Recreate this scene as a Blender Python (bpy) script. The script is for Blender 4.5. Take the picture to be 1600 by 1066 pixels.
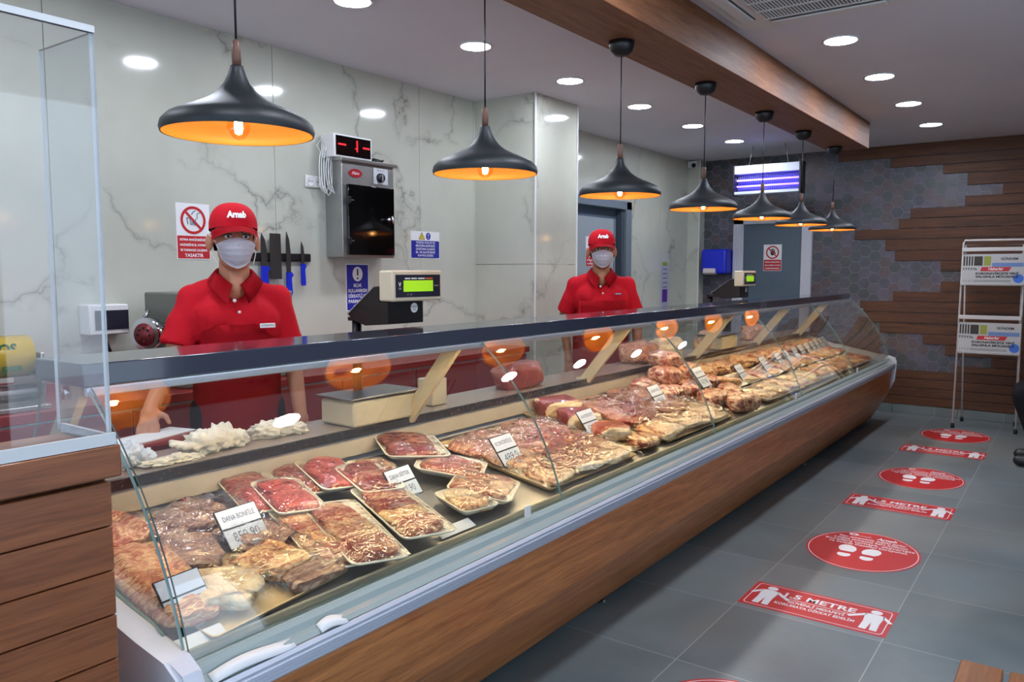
import bpy, bmesh, math, random
import numpy as np
from mathutils import Vector, Matrix, noise
for o in list(bpy.data.objects): bpy.data.objects.remove(o)
SC = bpy.context.scene
COL = SC.collection
PI = math.pi
random.seed(7)

# ------------------------------------------------------------------ camera, world, exposure
cam_data = bpy.data.cameras.new('camera')
cam_data.sensor_width = 36.0
cam_data.lens = 27.9
cam_data.clip_start = 0.05
cam = bpy.data.objects.new('camera', cam_data)
COL.objects.link(cam)
cam.matrix_world = Matrix(((0.58591, 0.07096, -0.80726, 0), (-0.81037, 0.05131, -0.58366, 0), (0, 0.99616, 0.08757, 1.45), (0, 0, 0, 1)))
SC.camera = cam
world = bpy.data.worlds.new('world'); SC.world = world
world.use_nodes = True
wb = world.node_tree.nodes['Background']
wb.inputs[0].default_value = (0.68, 0.82, 1.0, 1)      # overcast daylight coming in through the open shop front
wb.inputs[1].default_value = 2.7
SC.view_settings.view_transform = 'Standard'
SC.view_settings.look = 'None'
SC.view_settings.gamma = 1
SC.view_settings.use_curve_mapping = False
SC.view_settings.exposure = 0.0
cy = SC.cycles
cy.max_bounces = 12; cy.transparent_max_bounces = 40; cy.glossy_bounces = 5; cy.diffuse_bounces = 4
cy.use_denoising = True
cy.sample_clamp_indirect = 6.0
cy.caustics_reflective = False; cy.caustics_refractive = False
DOWN_POWER = 160.0      # emission of one ceiling downlight
CASE_POWER = 88.0       # emission of the lamp tube in the display case
ZC = 2.72              # ceiling height

# ------------------------------------------------------------------ materials
def lin(c):
    return tuple((v / 12.92 if v <= 0.04045 else ((v + 0.055) / 1.055) ** 2.4) for v in [x / 255 for x in c])
MATS = {}
def mat(name, c=(200, 200, 200), rough=0.5, metal=0.0, spec=0.5, emis=None, estr=0.0, coat=0.0):
    if name in MATS: return MATS[name]
    m = bpy.data.materials.new(name); m.use_nodes = True
    b = m.node_tree.nodes['Principled BSDF']
    b.inputs['Base Color'].default_value = (*lin(c), 1)
    b.inputs['Roughness'].default_value = rough
    b.inputs['Metallic'].default_value = metal
    b.inputs['Specular IOR Level'].default_value = spec
    b.inputs['Coat Weight'].default_value = coat
    if emis:
        b.inputs['Emission Color'].default_value = (*lin(emis), 1)
        b.inputs['Emission Strength'].default_value = estr
    MATS[name] = m
    return m
def N(m, t, **kw):
    n = m.node_tree.nodes.new(t)
    for k, v in kw.items():
        if k in n.inputs: n.inputs[k].default_value = v
        else: setattr(n, k, v)
    return n
def L(m, a, b): m.node_tree.links.new(a, b)
def coords(m, scale=(1, 1, 1), rot=(0, 0, 0), gen='Object'):
    tc = N(m, 'ShaderNodeTexCoord'); mp = N(m, 'ShaderNodeMapping')
    mp.inputs['Scale'].default_value = scale; mp.inputs['Rotation'].default_value = rot
    L(m, tc.outputs[gen], mp.inputs['Vector']); return mp.outputs[0]
def ramp(m, fac, stops):
    r = N(m, 'ShaderNodeValToRGB'); cr = r.color_ramp
    while len(cr.elements) < len(stops): cr.elements.new(0.5)
    for e, (p, c) in zip(cr.elements, stops):
        e.position = p; e.color = (*(lin(c) if max(c) > 1 else c), 1)
    L(m, fac, r.inputs[0]); return r.outputs[0]
def bump(m, fac, strength=0.3, dist=0.01):
    b = N(m, 'ShaderNodeBump', Strength=strength, Distance=dist); L(m, fac, b.inputs['Height'])
    L(m, b.outputs[0], m.node_tree.nodes['Principled BSDF'].inputs['Normal']); return b
def BS(m): return m.node_tree.nodes['Principled BSDF']
def mixc(m, fac, a, b, mode='MIX'):
    x = N(m, 'ShaderNodeMix'); x.data_type = 'RGBA'; x.blend_type = mode
    for s, v in ((0, fac), (6, a), (7, b)):
        if hasattr(v, 'links') or isinstance(v, bpy.types.NodeSocket): L(m, v, x.inputs[s])
        else: x.inputs[s].default_value = v if s == 0 else (*lin(v), 1)
    return x.outputs[2]

def wood(name, dark, light, axis='x', rough=0.42, scale=1.0, coat=0.1):
    m = mat(name, light, rough, coat=coat)
    s = {'x': (0.9, 16, 16), 'y': (16, 0.9, 16), 'z': (16, 16, 0.9)}[axis]
    v = coords(m, tuple(k * scale for k in s))
    n1 = N(m, 'ShaderNodeTexNoise', Scale=2.2, Detail=6.0, Roughness=0.65, Distortion=0.6); L(m, v, n1.inputs['Vector'])
    n2 = N(m, 'ShaderNodeTexNoise', Scale=9.0, Detail=3.0, Roughness=0.6); L(m, v, n2.inputs['Vector'])
    mid = tuple((a + b) / 2 for a, b in zip(dark, light))
    c1 = ramp(m, n1.outputs[0], [(0.3, dark), (0.5, mid), (0.7, light)])
    c2 = ramp(m, n2.outputs[0], [(0.42, dark), (0.5, light)])
    c = mixc(m, 0.22, c1, c2)
    L(m, c, BS(m).inputs['Base Color']); bump(m, n2.outputs[0], 0.08, 0.002)
    return m
W_CASE = wood('wood_case', (130, 76, 38), (202, 132, 76), 'x', 0.38)
W_BEAM = wood('wood_beam', (96, 57, 34), (148, 98, 64), 'x', 0.58, coat=0.0)
W_DESK = wood('wood_desk', (100, 54, 28), (152, 90, 52), 'x', 0.4, coat=0.2)
W_PLANK = wood('wood_plank', (58, 31, 15), (108, 64, 34), 'y', 0.62, coat=0.0)
W_BENCH = wood('wood_bench', (120, 72, 38), (172, 112, 66), 'x', 0.4)
W_SLEEVE = wood('wood_sleeve', (84, 54, 40), (112, 74, 56), 'z', 0.5)
W_LEDGE = wood('wood_light', (150, 118, 92), (176, 146, 118), 'x', 0.5)

def marble(name, base, vein):
    m = mat(name, base, 0.09, spec=0.5, coat=0.0)
    v = coords(m, (1, 1, 1))
    wn = N(m, 'ShaderNodeTexNoise', Scale=1.6, Detail=5.0, Roughness=0.6); L(m, v, wn.inputs['Vector'])
    add = N(m, 'ShaderNodeVectorMath'); add.operation = 'MULTIPLY_ADD'
    L(m, wn.outputs[1], add.inputs[0]); add.inputs[1].default_value = (0.9, 0.9, 0.9); L(m, v, add.inputs[2])
    vo = N(m, 'ShaderNodeTexVoronoi', Scale=0.95); vo.feature = 'DISTANCE_TO_EDGE'; L(m, add.outputs[0], vo.inputs['Vector'])
    vein_f = ramp(m, vo.outputs[0], [(0.0, (0.7, 0.7, 0.7)), (0.008, (0.28, 0.28, 0.28)), (0.04, (0, 0, 0))])
    msk = N(m, 'ShaderNodeTexNoise', Scale=2.3, Detail=3.0); L(m, v, msk.inputs['Vector'])
    mk = ramp(m, msk.outputs[0], [(0.42, (0, 0, 0)), (0.62, (1, 1, 1))])
    mul = N(m, 'ShaderNodeMath'); mul.operation = 'MULTIPLY'; L(m, vein_f, mul.inputs[0]); L(m, mk, mul.inputs[1])
    cl = N(m, 'ShaderNodeTexNoise', Scale=1.2, Detail=4.0, Roughness=0.6); L(m, v, cl.inputs['Vector'])
    bc = ramp(m, cl.outputs[0], [(0.3, tuple(k * 0.93 for k in base)), (0.6, base), (0.75, tuple(min(255, k * 1.05) for k in base))])
    c = mixc(m, mul.outputs[0], bc, vein)
    L(m, c, BS(m).inputs['Base Color'])
    return m
MARBLE = marble('marble', (196, 198, 184), (112, 106, 100))
def speckle(name, base, rough, scale=3.0, amt=0.12, b=0.0):
    m = mat(name, base, rough)
    v = coords(m)
    n = N(m, 'ShaderNodeTexNoise', Scale=scale, Detail=6.0, Roughness=0.62); L(m, v, n.inputs['Vector'])
    c = ramp(m, n.outputs[0], [(0.3, tuple(k * (1 - amt) for k in base)), (0.7, tuple(min(255, k * (1 + amt)) for k in base))])
    L(m, c, BS(m).inputs['Base Color'])
    if b: bump(m, n.outputs[0], b, 0.004)
    return m
CEIL = speckle('ceiling_paint', (218, 219, 228), 0.7, 1.0, 0.02)
STEEL = mat('steel', (176, 174, 172), 0.3, 1.0)
CHROME = mat('chrome', (215, 215, 220), 0.1, 1.0)
ALU = mat('aluminium', (206, 212, 224), 0.45, 0.6)
BRUSH = speckle('brushed_steel', (172, 172, 170), 0.36, 6, 0.06); BS(BRUSH).inputs['Metallic'].default_value = 0.9
DARKM = mat('black_paint', (22, 27, 31), 0.5)
BLACK = mat('black_plastic', (18, 18, 20), 0.4)
BLACKG = mat('black_gloss', (6, 6, 7), 0.06, spec=0.6)
WHITEP = mat('white_plastic', (222, 222, 220), 0.4)
CREAM = mat('cream_plastic', (206, 196, 170), 0.45)
CREAMW = mat('strut_paint', (212, 198, 164), 0.45)
WHITE = mat('white_print', (232, 232, 232), 0.5)
REDP = mat('red_print', (190, 34, 40), 0.5)
REDSTICK = mat('red_vinyl', (196, 36, 40), 0.4)
BLUEP = mat('blue_print', (22, 36, 150), 0.45)
YELP = mat('yellow_print', (230, 200, 40), 0.5)
BLKP = mat('black_print', (25, 25, 28), 0.5)
GREYW = mat('case_white', (205, 208, 216), 0.4)
BACKPAN = speckle('case_back_paint', (186, 176, 162), 0.4, 8, 0.04)
SHELF = mat('shelf_blue_grey', (50, 56, 70), 0.12, coat=0.4)
BLUE = mat('blue_plastic', (18, 40, 190), 0.35)
GREYB = mat('grey_frame', (110, 122, 132), 0.4)
DOORG = speckle('door_grey', (84, 100, 114), 0.45, 2, 0.04)
DOORL = speckle('door_light', (150, 160, 166), 0.4, 2, 0.03)
DOORW = mat('door_frame_white', (198, 200, 210), 0.4)
MAROON = speckle('maroon_laminate', (134, 36, 38), 0.3, 4, 0.1)
RUBBER = mat('rubber', (30, 30, 30), 0.7)
def granite():
    m = mat('granite', (46, 46, 48), 0.15)
    v = coords(m)
    vo = N(m, 'ShaderNodeTexVoronoi', Scale=70.0); L(m, v, vo.inputs['Vector'])
    c = ramp(m, vo.outputs[0], [(0.05, (150, 146, 140)), (0.16, (60, 60, 62)), (0.5, (38, 38, 42))])
    L(m, c, BS(m).inputs['Base Color']); return m
GRANITE = granite()
def floor_mat():
    m = mat('floor_tile', (112, 122, 128), 0.33)
    v = coords(m)
    mp = N(m, 'ShaderNodeMapping'); L(m, v, mp.inputs['Vector']); mp.inputs['Location'].default_value = (-3.285 + 6.05, 0.012 + 5.95, 0)
    br = N(m, 'ShaderNodeTexBrick'); br.offset = 0.0; br.squash = 1.0
    for k, val in (('Scale', 1.0), ('Mortar Size', 0.0022), ('Mortar Smooth', 0.1), ('Bias', 0.0), ('Brick Width', 0.605), ('Row Height', 0.595)): br.inputs[k].default_value = val
    br.inputs['Color1'].default_value = (0, 0, 0, 1); br.inputs['Color2'].default_value = (1, 1, 1, 1); br.inputs['Mortar'].default_value = (0.5, 0.5, 0.5, 1)
    L(m, mp.outputs[0], br.inputs['Vector'])
    n = N(m, 'ShaderNodeTexNoise', Scale=1.7, Detail=8.0, Roughness=0.62, Distortion=0.4); L(m, v, n.inputs['Vector'])
    n2 = N(m, 'ShaderNodeTexNoise', Scale=0.7, Detail=3.0); L(m, v, n2.inputs['Vector'])
    c = ramp(m, n.outputs[0], [(0.3, (84, 98, 104)), (0.5, (100, 114, 118)), (0.7, (118, 128, 130))])
    c2 = mixc(m, ramp(m, n2.outputs[0], [(0.4, (0, 0, 0)), (0.65, (0.6, 0.6, 0.6))]), c, (124, 120, 108))
    c3 = mixc(m, 0.06, c2, br.outputs[0])
    c4 = mixc(m, br.outputs[1], c3, (156, 160, 160))
    L(m, c4, BS(m).inputs['Base Color'])
    rr = ramp(m, n.outputs[0], [(0.3, (0.3, 0.3, 0.3)), (0.7, (0.44, 0.44, 0.44))]); L(m, rr, BS(m).inputs['Roughness'])
    return m
FLOOR = floor_mat()
def clear(name, tint=(235, 245, 242), rough=0.0, ior=1.5, wobble=0.0, boost=1.0):
    """a clear sheet: straight-through light plus fresnel reflection, the same for every ray"""
    m = bpy.data.materials.new(name); m.use_nodes = True
    nt = m.node_tree; nt.nodes.remove(nt.nodes['Principled BSDF'])
    out = nt.nodes['Material Output']
    t = N(m, 'ShaderNodeBsdfTransparent'); t.inputs[0].default_value = (*lin(tint), 1)
    g = N(m, 'ShaderNodeBsdfGlossy'); g.inputs['Roughness'].default_value = rough; g.inputs[0].default_value = (1, 1, 1, 1)
    geo = N(m, 'ShaderNodeNewGeometry')
    ma = N(m, 'ShaderNodeMath'); ma.operation = 'MULTIPLY_ADD'; L(m, geo.outputs['Backfacing'], ma.inputs[0])
    ma.inputs[1].default_value = 1 / ior - ior; ma.inputs[2].default_value = ior
    f = N(m, 'ShaderNodeFresnel'); L(m, ma.outputs[0], f.inputs['IOR'])
    fac = f.outputs[0]
    if boost != 1.0:
        k = N(m, 'ShaderNodeMath'); k.operation = 'MULTIPLY'; k.use_clamp = True; L(m, fac, k.inputs[0]); k.inputs[1].default_value = boost; fac = k.outputs[0]
    if wobble:
        v = coords(m); n = N(m, 'ShaderNodeTexNoise', Scale=38.0, Detail=2.0); L(m, v, n.inputs['Vector'])
        b = N(m, 'ShaderNodeBump', Strength=wobble, Distance=0.01); L(m, n.outputs[0], b.inputs['Height'])
        L(m, b.outputs[0], g.inputs['Normal']); L(m, b.outputs[0], f.inputs['Normal'])
    mx = N(m, 'ShaderNodeMixShader'); L(m, fac, mx.inputs[0]); L(m, t.outputs[0], mx.inputs[1]); L(m, g.outputs[0], mx.inputs[2])
    L(m, mx.outputs[0], out.inputs[0])
    MATS[name] = m
    return m
GLASS = clear('clear_glass', (247, 250, 249), 0.0, 1.5, 0.0, 1.5)
GLEDGE = mat('glass_edge', (120, 150, 146), 0.1, spec=0.8)
ACRYL = clear('acrylic', (252, 253, 254), 0.0, 1.45)
ACEDGE = mat('acrylic_edge', (208, 210, 210), 0.4)
FILM = clear('plastic_film', (252, 252, 252), 0.05, 1.5, 0.9, 1.6)

def meat(name, lean, fat, amt=0.5, scale=14.0, stretch=(1, 1, 1), rough=0.28, spots=None):
    m = mat(name, lean, rough, coat=0.25)
    BS(m).inputs['Subsurface Weight'].default_value = 0.0
    v = coords(m, stretch)
    n = N(m, 'ShaderNodeTexNoise', Scale=scale, Detail=6.0, Roughness=0.6, Distortion=1.6); L(m, v, n.inputs['Vector'])
    n2 = N(m, 'ShaderNodeTexNoise', Scale=scale * 0.35, Detail=3.0, Distortion=0.8); L(m, v, n2.inputs['Vector'])
    mid = tuple(a * 0.6 + b * 0.4 for a, b in zip(lean, fat))
    p = 1 - amt
    c1 = ramp(m, n.outputs[0], [(max(0, p - 0.22), tuple(k * 0.8 for k in lean)), (p - 0.06, lean), (p, mid), (p + 0.05, fat)])
    c2 = ramp(m, n2.outputs[0], [(0.40, lean), (0.55, mid), (0.62, fat)])
    c = mixc(m, 0.3, c1, c2)
    L(m, c, BS(m).inputs['Base Color']); bump(m, n.outputs[0], 0.8, 0.008)
    return m
BEEF = meat('beef', (150, 44, 32), (226, 180, 132), 0.42, 22, (1, 2.4, 1))
BEEFD = meat('beef_dark', (138, 28, 24), (214, 160, 120), 0.32, 18, (2, 1, 1))
FLANK = meat('flank', (168, 84, 60), (226, 186, 134), 0.46, 20, (0.7, 3.0, 1))
RIB = meat('ribs', (158, 42, 32), (236, 200, 156), 0.50, 30, (1.0, 2.2, 1.5))
LAMB = meat('lamb', (176, 96, 72), (232, 198, 150), 0.5, 26, (1, 2, 1))
OFFAL = meat('offal', (128, 84, 72), (206, 172, 140), 0.48, 34, (0.7, 2.0, 1))
POUL = meat('poultry', (188, 108, 68), (240, 206, 146), 0.54, 26)
MINCE = meat('mince', (190, 66, 56), (222, 130, 112), 0.45, 60)
FATM = meat('fat', (226, 192, 148), (240, 222, 186), 0.5, 18)
def striped(name, lean, fat, sc, dist):
    m = mat(name, lean, 0.3, coat=0.25)
    v = coords(m, (1, 1, 1.4), (0.3, 0.2, 0.5))
    w = N(m, 'ShaderNodeTexWave', Scale=sc, Distortion=dist, Detail=4.0); w.inputs['Detail Scale'].default_value = 1.6; L(m, v, w.inputs['Vector'])
    n = N(m, 'ShaderNodeTexNoise', Scale=34.0, Detail=4.0, Distortion=1.0); L(m, v, n.inputs['Vector'])
    c1 = ramp(m, w.outputs[0], [(0.25, tuple(k * 0.85 for k in lean)), (0.48, lean), (0.56, tuple((a + b) / 2 for a, b in zip(lean, fat))), (0.68, fat)])
    c2 = ramp(m, n.outputs[0], [(0.42, lean), (0.60, fat)])
    L(m, mixc(m, 0.45, c1, c2), BS(m).inputs['Base Color']); bump(m, n.outputs[0], 0.6, 0.006)
    return m
RIBS = striped('striped_rib', (160, 30, 24), (238, 204, 166), 7.0, 16.0)
CHOP = striped('striped_chop', (150, 44, 32), (236, 196, 144), 6.0, 16.0)
BELLY = striped('striped_belly', (176, 92, 64), (230, 192, 140), 5.0, 16.0)
FOAM = mat('foam_tray', (236, 228, 206), 0.6)
FOAMT = mat('tan_tray', (214, 184, 132), 0.45)
SKIN = mat('skin', (176, 120, 92), 0.5); BS(SKIN).inputs['Subsurface Weight'].default_value = 0.0
SKIN2 = mat('skin_olive', (158, 108, 80), 0.5)
def cloth(name, c, sc=260.0):
    m = mat(name, c, 0.85, spec=0.2)
    v = coords(m); n = N(m, 'ShaderNodeTexNoise', Scale=7.0, Detail=4.0, Distortion=0.6); L(m, v, n.inputs['Vector'])
    bump(m, n.outputs[0], 0.35, 0.02); return m
REDC = cloth('red_cloth', (186, 18, 34))
APRON = cloth('apron_cloth', (180, 18, 32))
DARKC = cloth('dark_cloth', (24, 24, 28))
MASK = cloth('mask_cloth', (222, 222, 232))
GLOVE = cloth('glove_latex', (226, 218, 202))
HAIR = mat('dark_hair', (28, 22, 20), 0.7)
EYEW = mat('eye_white', (214, 206, 200), 0.3)

# ------------------------------------------------------------------ mesh helper
class B:
    def __init__(s): s.bm = bmesh.new(); s.mats = []
    def mi(s, m):
        if m not in s.mats: s.mats.append(m)
        return s.mats.index(m)
    def face(s, vs, m, smooth=False):
        try: f = s.bm.faces.new(vs)
        except ValueError: return None
        f.material_index = s.mi(m); f.smooth = smooth; return f
    def box(s, x0, y0, z0, x1, y1, z1, m, bev=0.0, seg=2, M=None):
        co = [(x, y, z) for z in (z0, z1) for y in (y0, y1) for x in (x0, x1)]
        v = [s.bm.verts.new(c) for c in co]
        if M is not None:
            for q in v: q.co = M @ q.co
        fs = [s.face([v[i] for i in ids], m) for ids in ((0, 2, 3, 1), (4, 5, 7, 6), (0, 1, 5, 4), (2, 6, 7, 3), (0, 4, 6, 2), (1, 3, 7, 5))]
        if bev > 0:
            es = list({e for f in fs for e in f.edges})
            r = bmesh.ops.bevel(s.bm, geom=es, offset=bev, segments=seg, profile=0.5, affect='EDGES')
            for f in r['faces']: f.material_index = s.mi(m); f.smooth = True
        return s
    def prism(s, prof, a0, a1, m, axis='x', smooth=False, M=None, caps=True, closed=True):
        """profile in the two other axes, swept from a0 to a1 along axis"""
        def P(a, q):
            c = {'x': (a, q[0], q[1]), 'y': (q[0], a, q[1]), 'z': (q[0], q[1], a)}[axis]
            return M @ Vector(c) if M is not None else Vector(c)
        A = [s.bm.verts.new(P(a0, q)) for q in prof]; C = [s.bm.verts.new(P(a1, q)) for q in prof]
        n = len(prof)
        for i in range(n if closed else n - 1):
            j = (i + 1) % n; s.face([A[i], A[j], C[j], C[i]], m, smooth)
        if caps and closed: s.face(A[::-1], m); s.face(C, m)
        return s
    def tube(s, pts, r, m, seg=8, caps=True, closed=False):
        pts = [Vector(p) for p in pts]; n = len(pts); rings = []
        rad = r if isinstance(r, (list, tuple)) else [r] * n
        up = Vector((0, 0, 1)); prev = None
        for i, p in enumerate(pts):
            if closed: t = (pts[(i + 1) % n] - pts[i - 1])
            else: t = (pts[min(i + 1, n - 1)] - pts[max(i - 1, 0)])
            if t.length < 1e-9: t = Vector((0, 0, 1))
            t.normalize()
            if prev is None: prev = up.cross(t) if abs(t.z) < 0.95 else Vector((1, 0, 0)).cross(t)
            u = (prev - t * prev.dot(t))
            if u.length < 1e-6: u = Vector((1, 0, 0)).cross(t)
            u.normalize(); prev = u; w = t.cross(u)
            rings.append([s.bm.verts.new(p + (u * math.cos(a) + w * math.sin(a)) * rad[i]) for a in [2 * PI * k / seg for k in range(seg)]])
        for i in range(n if closed else n - 1):
            R0, R1 = rings[i], rings[(i + 1) % n]
            for k in range(seg): s.face([R0[k], R0[(k + 1) % seg], R1[(k + 1) % seg], R1[k]], m, True)
        if caps and not closed: s.face(rings[0][::-1], m); s.face(rings[-1], m)
        return s
    def lathe(s, prof, c, m, seg=32, M=None, cap0=False, cap1=False):
        rings = []
        for r, z in prof:
            ring = []
            for k in range(seg):
                a = 2 * PI * k / seg; q = Vector((r * math.cos(a), r * math.sin(a), z))
                if M is not None: q = M @ q
                ring.append(s.bm.verts.new(q + Vector(c)))
            rings.append(ring)
        for i in range(len(rings) - 1):
            for k in range(seg): s.face([rings[i][k], rings[i][(k + 1) % seg], rings[i + 1][(k + 1) % seg], rings[i + 1][k]], m, True)
        if cap0: s.face(rings[0][::-1], m)
        if cap1: s.face(rings[-1], m)
        return s
    def ell(s, c, r, m, R=None, u=20, v=12):
        M = Matrix.Translation(Vector(c)) @ (R.to_4x4() if R is not None else Matrix()) @ Matrix.Diagonal((*r, 1))
        res = bmesh.ops.create_uvsphere(s.bm, u_segments=u, v_segments=v, radius=1, matrix=M)
        for f in {f for q in res['verts'] for f in q.link_faces}: f.material_index = s.mi(m); f.smooth = True
        return s
    def cap(s, p0, p1, r0, r1, m=None, seg=16, flat=False):
        """tapered capsule"""
        p0, p1 = Vector(p0), Vector(p1); d = (p1 - p0)
        q = d.to_track_quat('Z', 'Y').to_matrix(); ln = d.length
        prof = []
        if flat: prof = [(0.0005, 0), (r0, 0), (r1, ln), (0.0005, ln)]
        else:
            for k in range(6): a = -PI / 2 + k * PI / 10; prof.append((max(5e-4, r0 * math.cos(a)), r0 * math.sin(a)))
            for k in range(6): a = k * PI / 10; prof.append((max(5e-4, r1 * math.cos(a)), ln + r1 * math.sin(a)))
        s.lathe(prof, p0, m or SKIN, seg, q, True, True); return s
    def poly(s, pts, z0, z1, m, M=None):
        return s.prism(pts, z0, z1, m, 'z', M=M)
    def disc(s, cx, cy, rx, ry, z0, z1, m, M=None, seg=32):
        return s.prism([(cx + rx * math.cos(2 * PI * k / seg), cy + ry * math.sin(2 * PI * k / seg)) for k in range(seg)], z0, z1, m, 'z', M=M)
    def ringflat(s, cx, cy, r0, r1, z, m, M=None, seg=32, sx=1.0):
        a = []; b = []
        for k in range(seg):
            t = 2 * PI * k / seg
            for lst, r in ((a, r0), (b, r1)):
                q = Vector((cx + sx * r * math.cos(t), cy + r * math.sin(t), z)); lst.append(s.bm.verts.new(M @ q if M is not None else q))
        for k in range(seg): s.face([a[k], b[k], b[(k + 1) % seg], a[(k + 1) % seg]], m)
        return s
    def text(s, txt, size, cx, cy, z, m, M=None, bold=0.0, shear=0.0, width=None, align='CENTER'):
        cu = bpy.data.curves.new('t', 'FONT'); cu.body = txt; cu.size = size; cu.align_x = align; cu.align_y = 'CENTER'
        cu.offset = bold; cu.shear = shear; cu.resolution_u = 2; cu.fill_mode = 'FRONT'
        ob = bpy.data.objects.new('t', cu); COL.objects.link(ob)
        dg = bpy.context.evaluated_depsgraph_get(); me = bpy.data.meshes.new_from_object(ob.evaluated_get(dg))
        bpy.data.objects.remove(ob); bpy.data.curves.remove(cu)
        if len(me.vertices):
            xs = [v.co.x for v in me.vertices]; w = max(xs) - min(xs); k = (width / w) if width and w > 0 else 1.0
            xm = (max(xs) + min(xs)) / 2 if align == 'CENTER' else 0
            base = len(s.bm.verts); vs = []
            for v in me.vertices:
                q = Vector(((v.co.x - xm) * k + cx, v.co.y + cy, z)); vs.append(s.bm.verts.new(M @ q if M is not None else q))
            for p in me.polygons: s.face([vs[i] for i in p.vertices], m)
        bpy.data.meshes.remove(me); return s
    def mesh(s, name='m'):
        bmesh.ops.recalc_face_normals(s.bm, faces=s.bm.faces[:]) if getattr(s, 'recalc', False) else None
        me = bpy.data.meshes.new(name); s.bm.to_mesh(me); s.bm.free()
        for m in s.mats: me.materials.append(m)
        return me
    def obj(s, name, parent=None, M=None):
        o = bpy.data.objects.new(name, s.mesh(name)); COL.objects.link(o)
        if parent is not None: o.parent = parent
        if M is not None: o.matrix_world = M
        return o
def tag(o, label=None, cat=None, group=None, kind=None):
    if label: o['label'] = label
    if cat: o['category'] = cat
    if group: o['group'] = group
    if kind: o['kind'] = kind
    return o
def empty(name, loc, rz=0.0, label=None, cat=None, group=None):
    o = bpy.data.objects.new(name, None); COL.objects.link(o); o.empty_display_size = 0.05
    o.location = loc; o.rotation_euler = (0, 0, rz)
    return tag(o, label, cat, group)
def struct(o): o['kind'] = 'structure'; return o
def copy_tree(o, parent=None):
    c = o.copy(); COL.objects.link(c); c.parent = parent
    for ch in [x for x in bpy.data.objects if x.parent == o]: copy_tree(ch, c)
    return c
def remesh(b, voxel, smooth=4, mat_=None):
    """union of the shells in b as one continuous surface"""
    me = b.mesh('tmp'); ob = bpy.data.objects.new('tmp', me); COL.objects.link(ob)
    md = ob.modifiers.new('r', 'REMESH'); md.mode = 'VOXEL'; md.voxel_size = voxel; md.use_smooth_shade = True
    if smooth: sm = ob.modifiers.new('s', 'SMOOTH'); sm.factor = 0.5; sm.iterations = smooth
    dg = bpy.context.evaluated_depsgraph_get(); out = bpy.data.meshes.new_from_object(ob.evaluated_get(dg))
    bpy.data.objects.remove(ob); bpy.data.meshes.remove(me)
    out.materials.clear()
    if mat_: out.materials.append(mat_)
    for p in out.polygons: p.use_smooth = True; p.material_index = 0
    return out
def mobj(name, me, parent=None):
    o = bpy.data.objects.new(name, me); COL.objects.link(o)
    if parent is not None: o.parent = parent
    return o
def frame_back(x, z, y):      # sign on the back wall, reads towards -Y
    return Matrix(((1, 0, 0, x), (0, 0, -1, y), (0, 1, 0, z), (0, 0, 0, 1)))
def frame_end(y, z, x):       # sign on the end wall, reads towards -X
    return Matrix(((0, 0, -1, x), (-1, 0, 0, y), (0, 1, 0, z), (0, 0, 0, 1)))
def frame_floor(x, y, z=0.0): # decal on the floor, read walking towards +X
    return Matrix(((0, 1, 0, x), (-1, 0, 0, y), (0, 0, 1, z), (0, 0, 0, 1)))

# ------------------------------------------------------------------ the room
YB, XE = 3.80, 8.90
b = B(); b.box(-2.6, -2.0, -0.06, XE + 0.1, YB + 0.1, 0, FLOOR); struct(b.obj('floor'))
b = B(); b.box(-2.6, -2.0, ZC, XE + 0.1, YB + 0.1, ZC + 0.06, CEIL); struct(b.obj('ceiling'))
b = B()
xs = [-2.6, -1.9, -0.7, 0.5, 1.715, 2.94, 4.16, 4.76, 5.36, 6.18]
for i in range(len(xs) - 1):
    b.box(xs[i] + 0.0015, YB, 0, xs[i + 1] - 0.0015, YB + 0.08, ZC, MARBLE, 0.001, 1)
b.box(6.18, YB, 2.14, 7.25, YB + 0.08, ZC, MARBLE); b.box(7.25, YB, 0, 8.0, YB + 0.08, ZC, MARBLE); b.box(8.003, YB, 0, XE, YB + 0.08, ZC, MARBLE)
b.box(-2.6, YB + 0.081, 0, XE, YB + 0.1, ZC, RUBBER)
struct(b.obj('wall_back'))
b = B(); b.box(4.78, 3.25, 0, 5.35, YB, 1.50, MARBLE, 0.001, 1); b.box(4.78, 3.25, 1.503, 5.35, YB, ZC, MARBLE, 0.001, 1)
b.box(4.772, 3.242, 0, 4.782, 3.252, ZC, WHITEP); b.box(5.348, 3.242, 0, 5.358, 3.252, ZC, WHITEP)
struct(b.obj('trim_1'))
b = B(); b.box(8.74, 3.66, 0, 8.90, 3.80, ZC, MARBLE); b.box(8.732, 3.652, 0, 8.742, 3.662, ZC, WHITEP); struct(b.obj('trim_2'))
b = B(); b.box(3.4, -2.06, 0, XE + 0.1, -2.0, ZC, speckle('right_wall_paint', (176, 174, 174), 0.6, 2, 0.03)); b.box(-2.6, -2.06, 0, 3.4, -2.0, 0.35, MATS['right_wall_paint']); b.box(-2.6, -2.06, 2.5, 3.4, -2.0, ZC, MATS['right_wall_paint'])
struct(b.obj('wall_right'))
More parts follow.
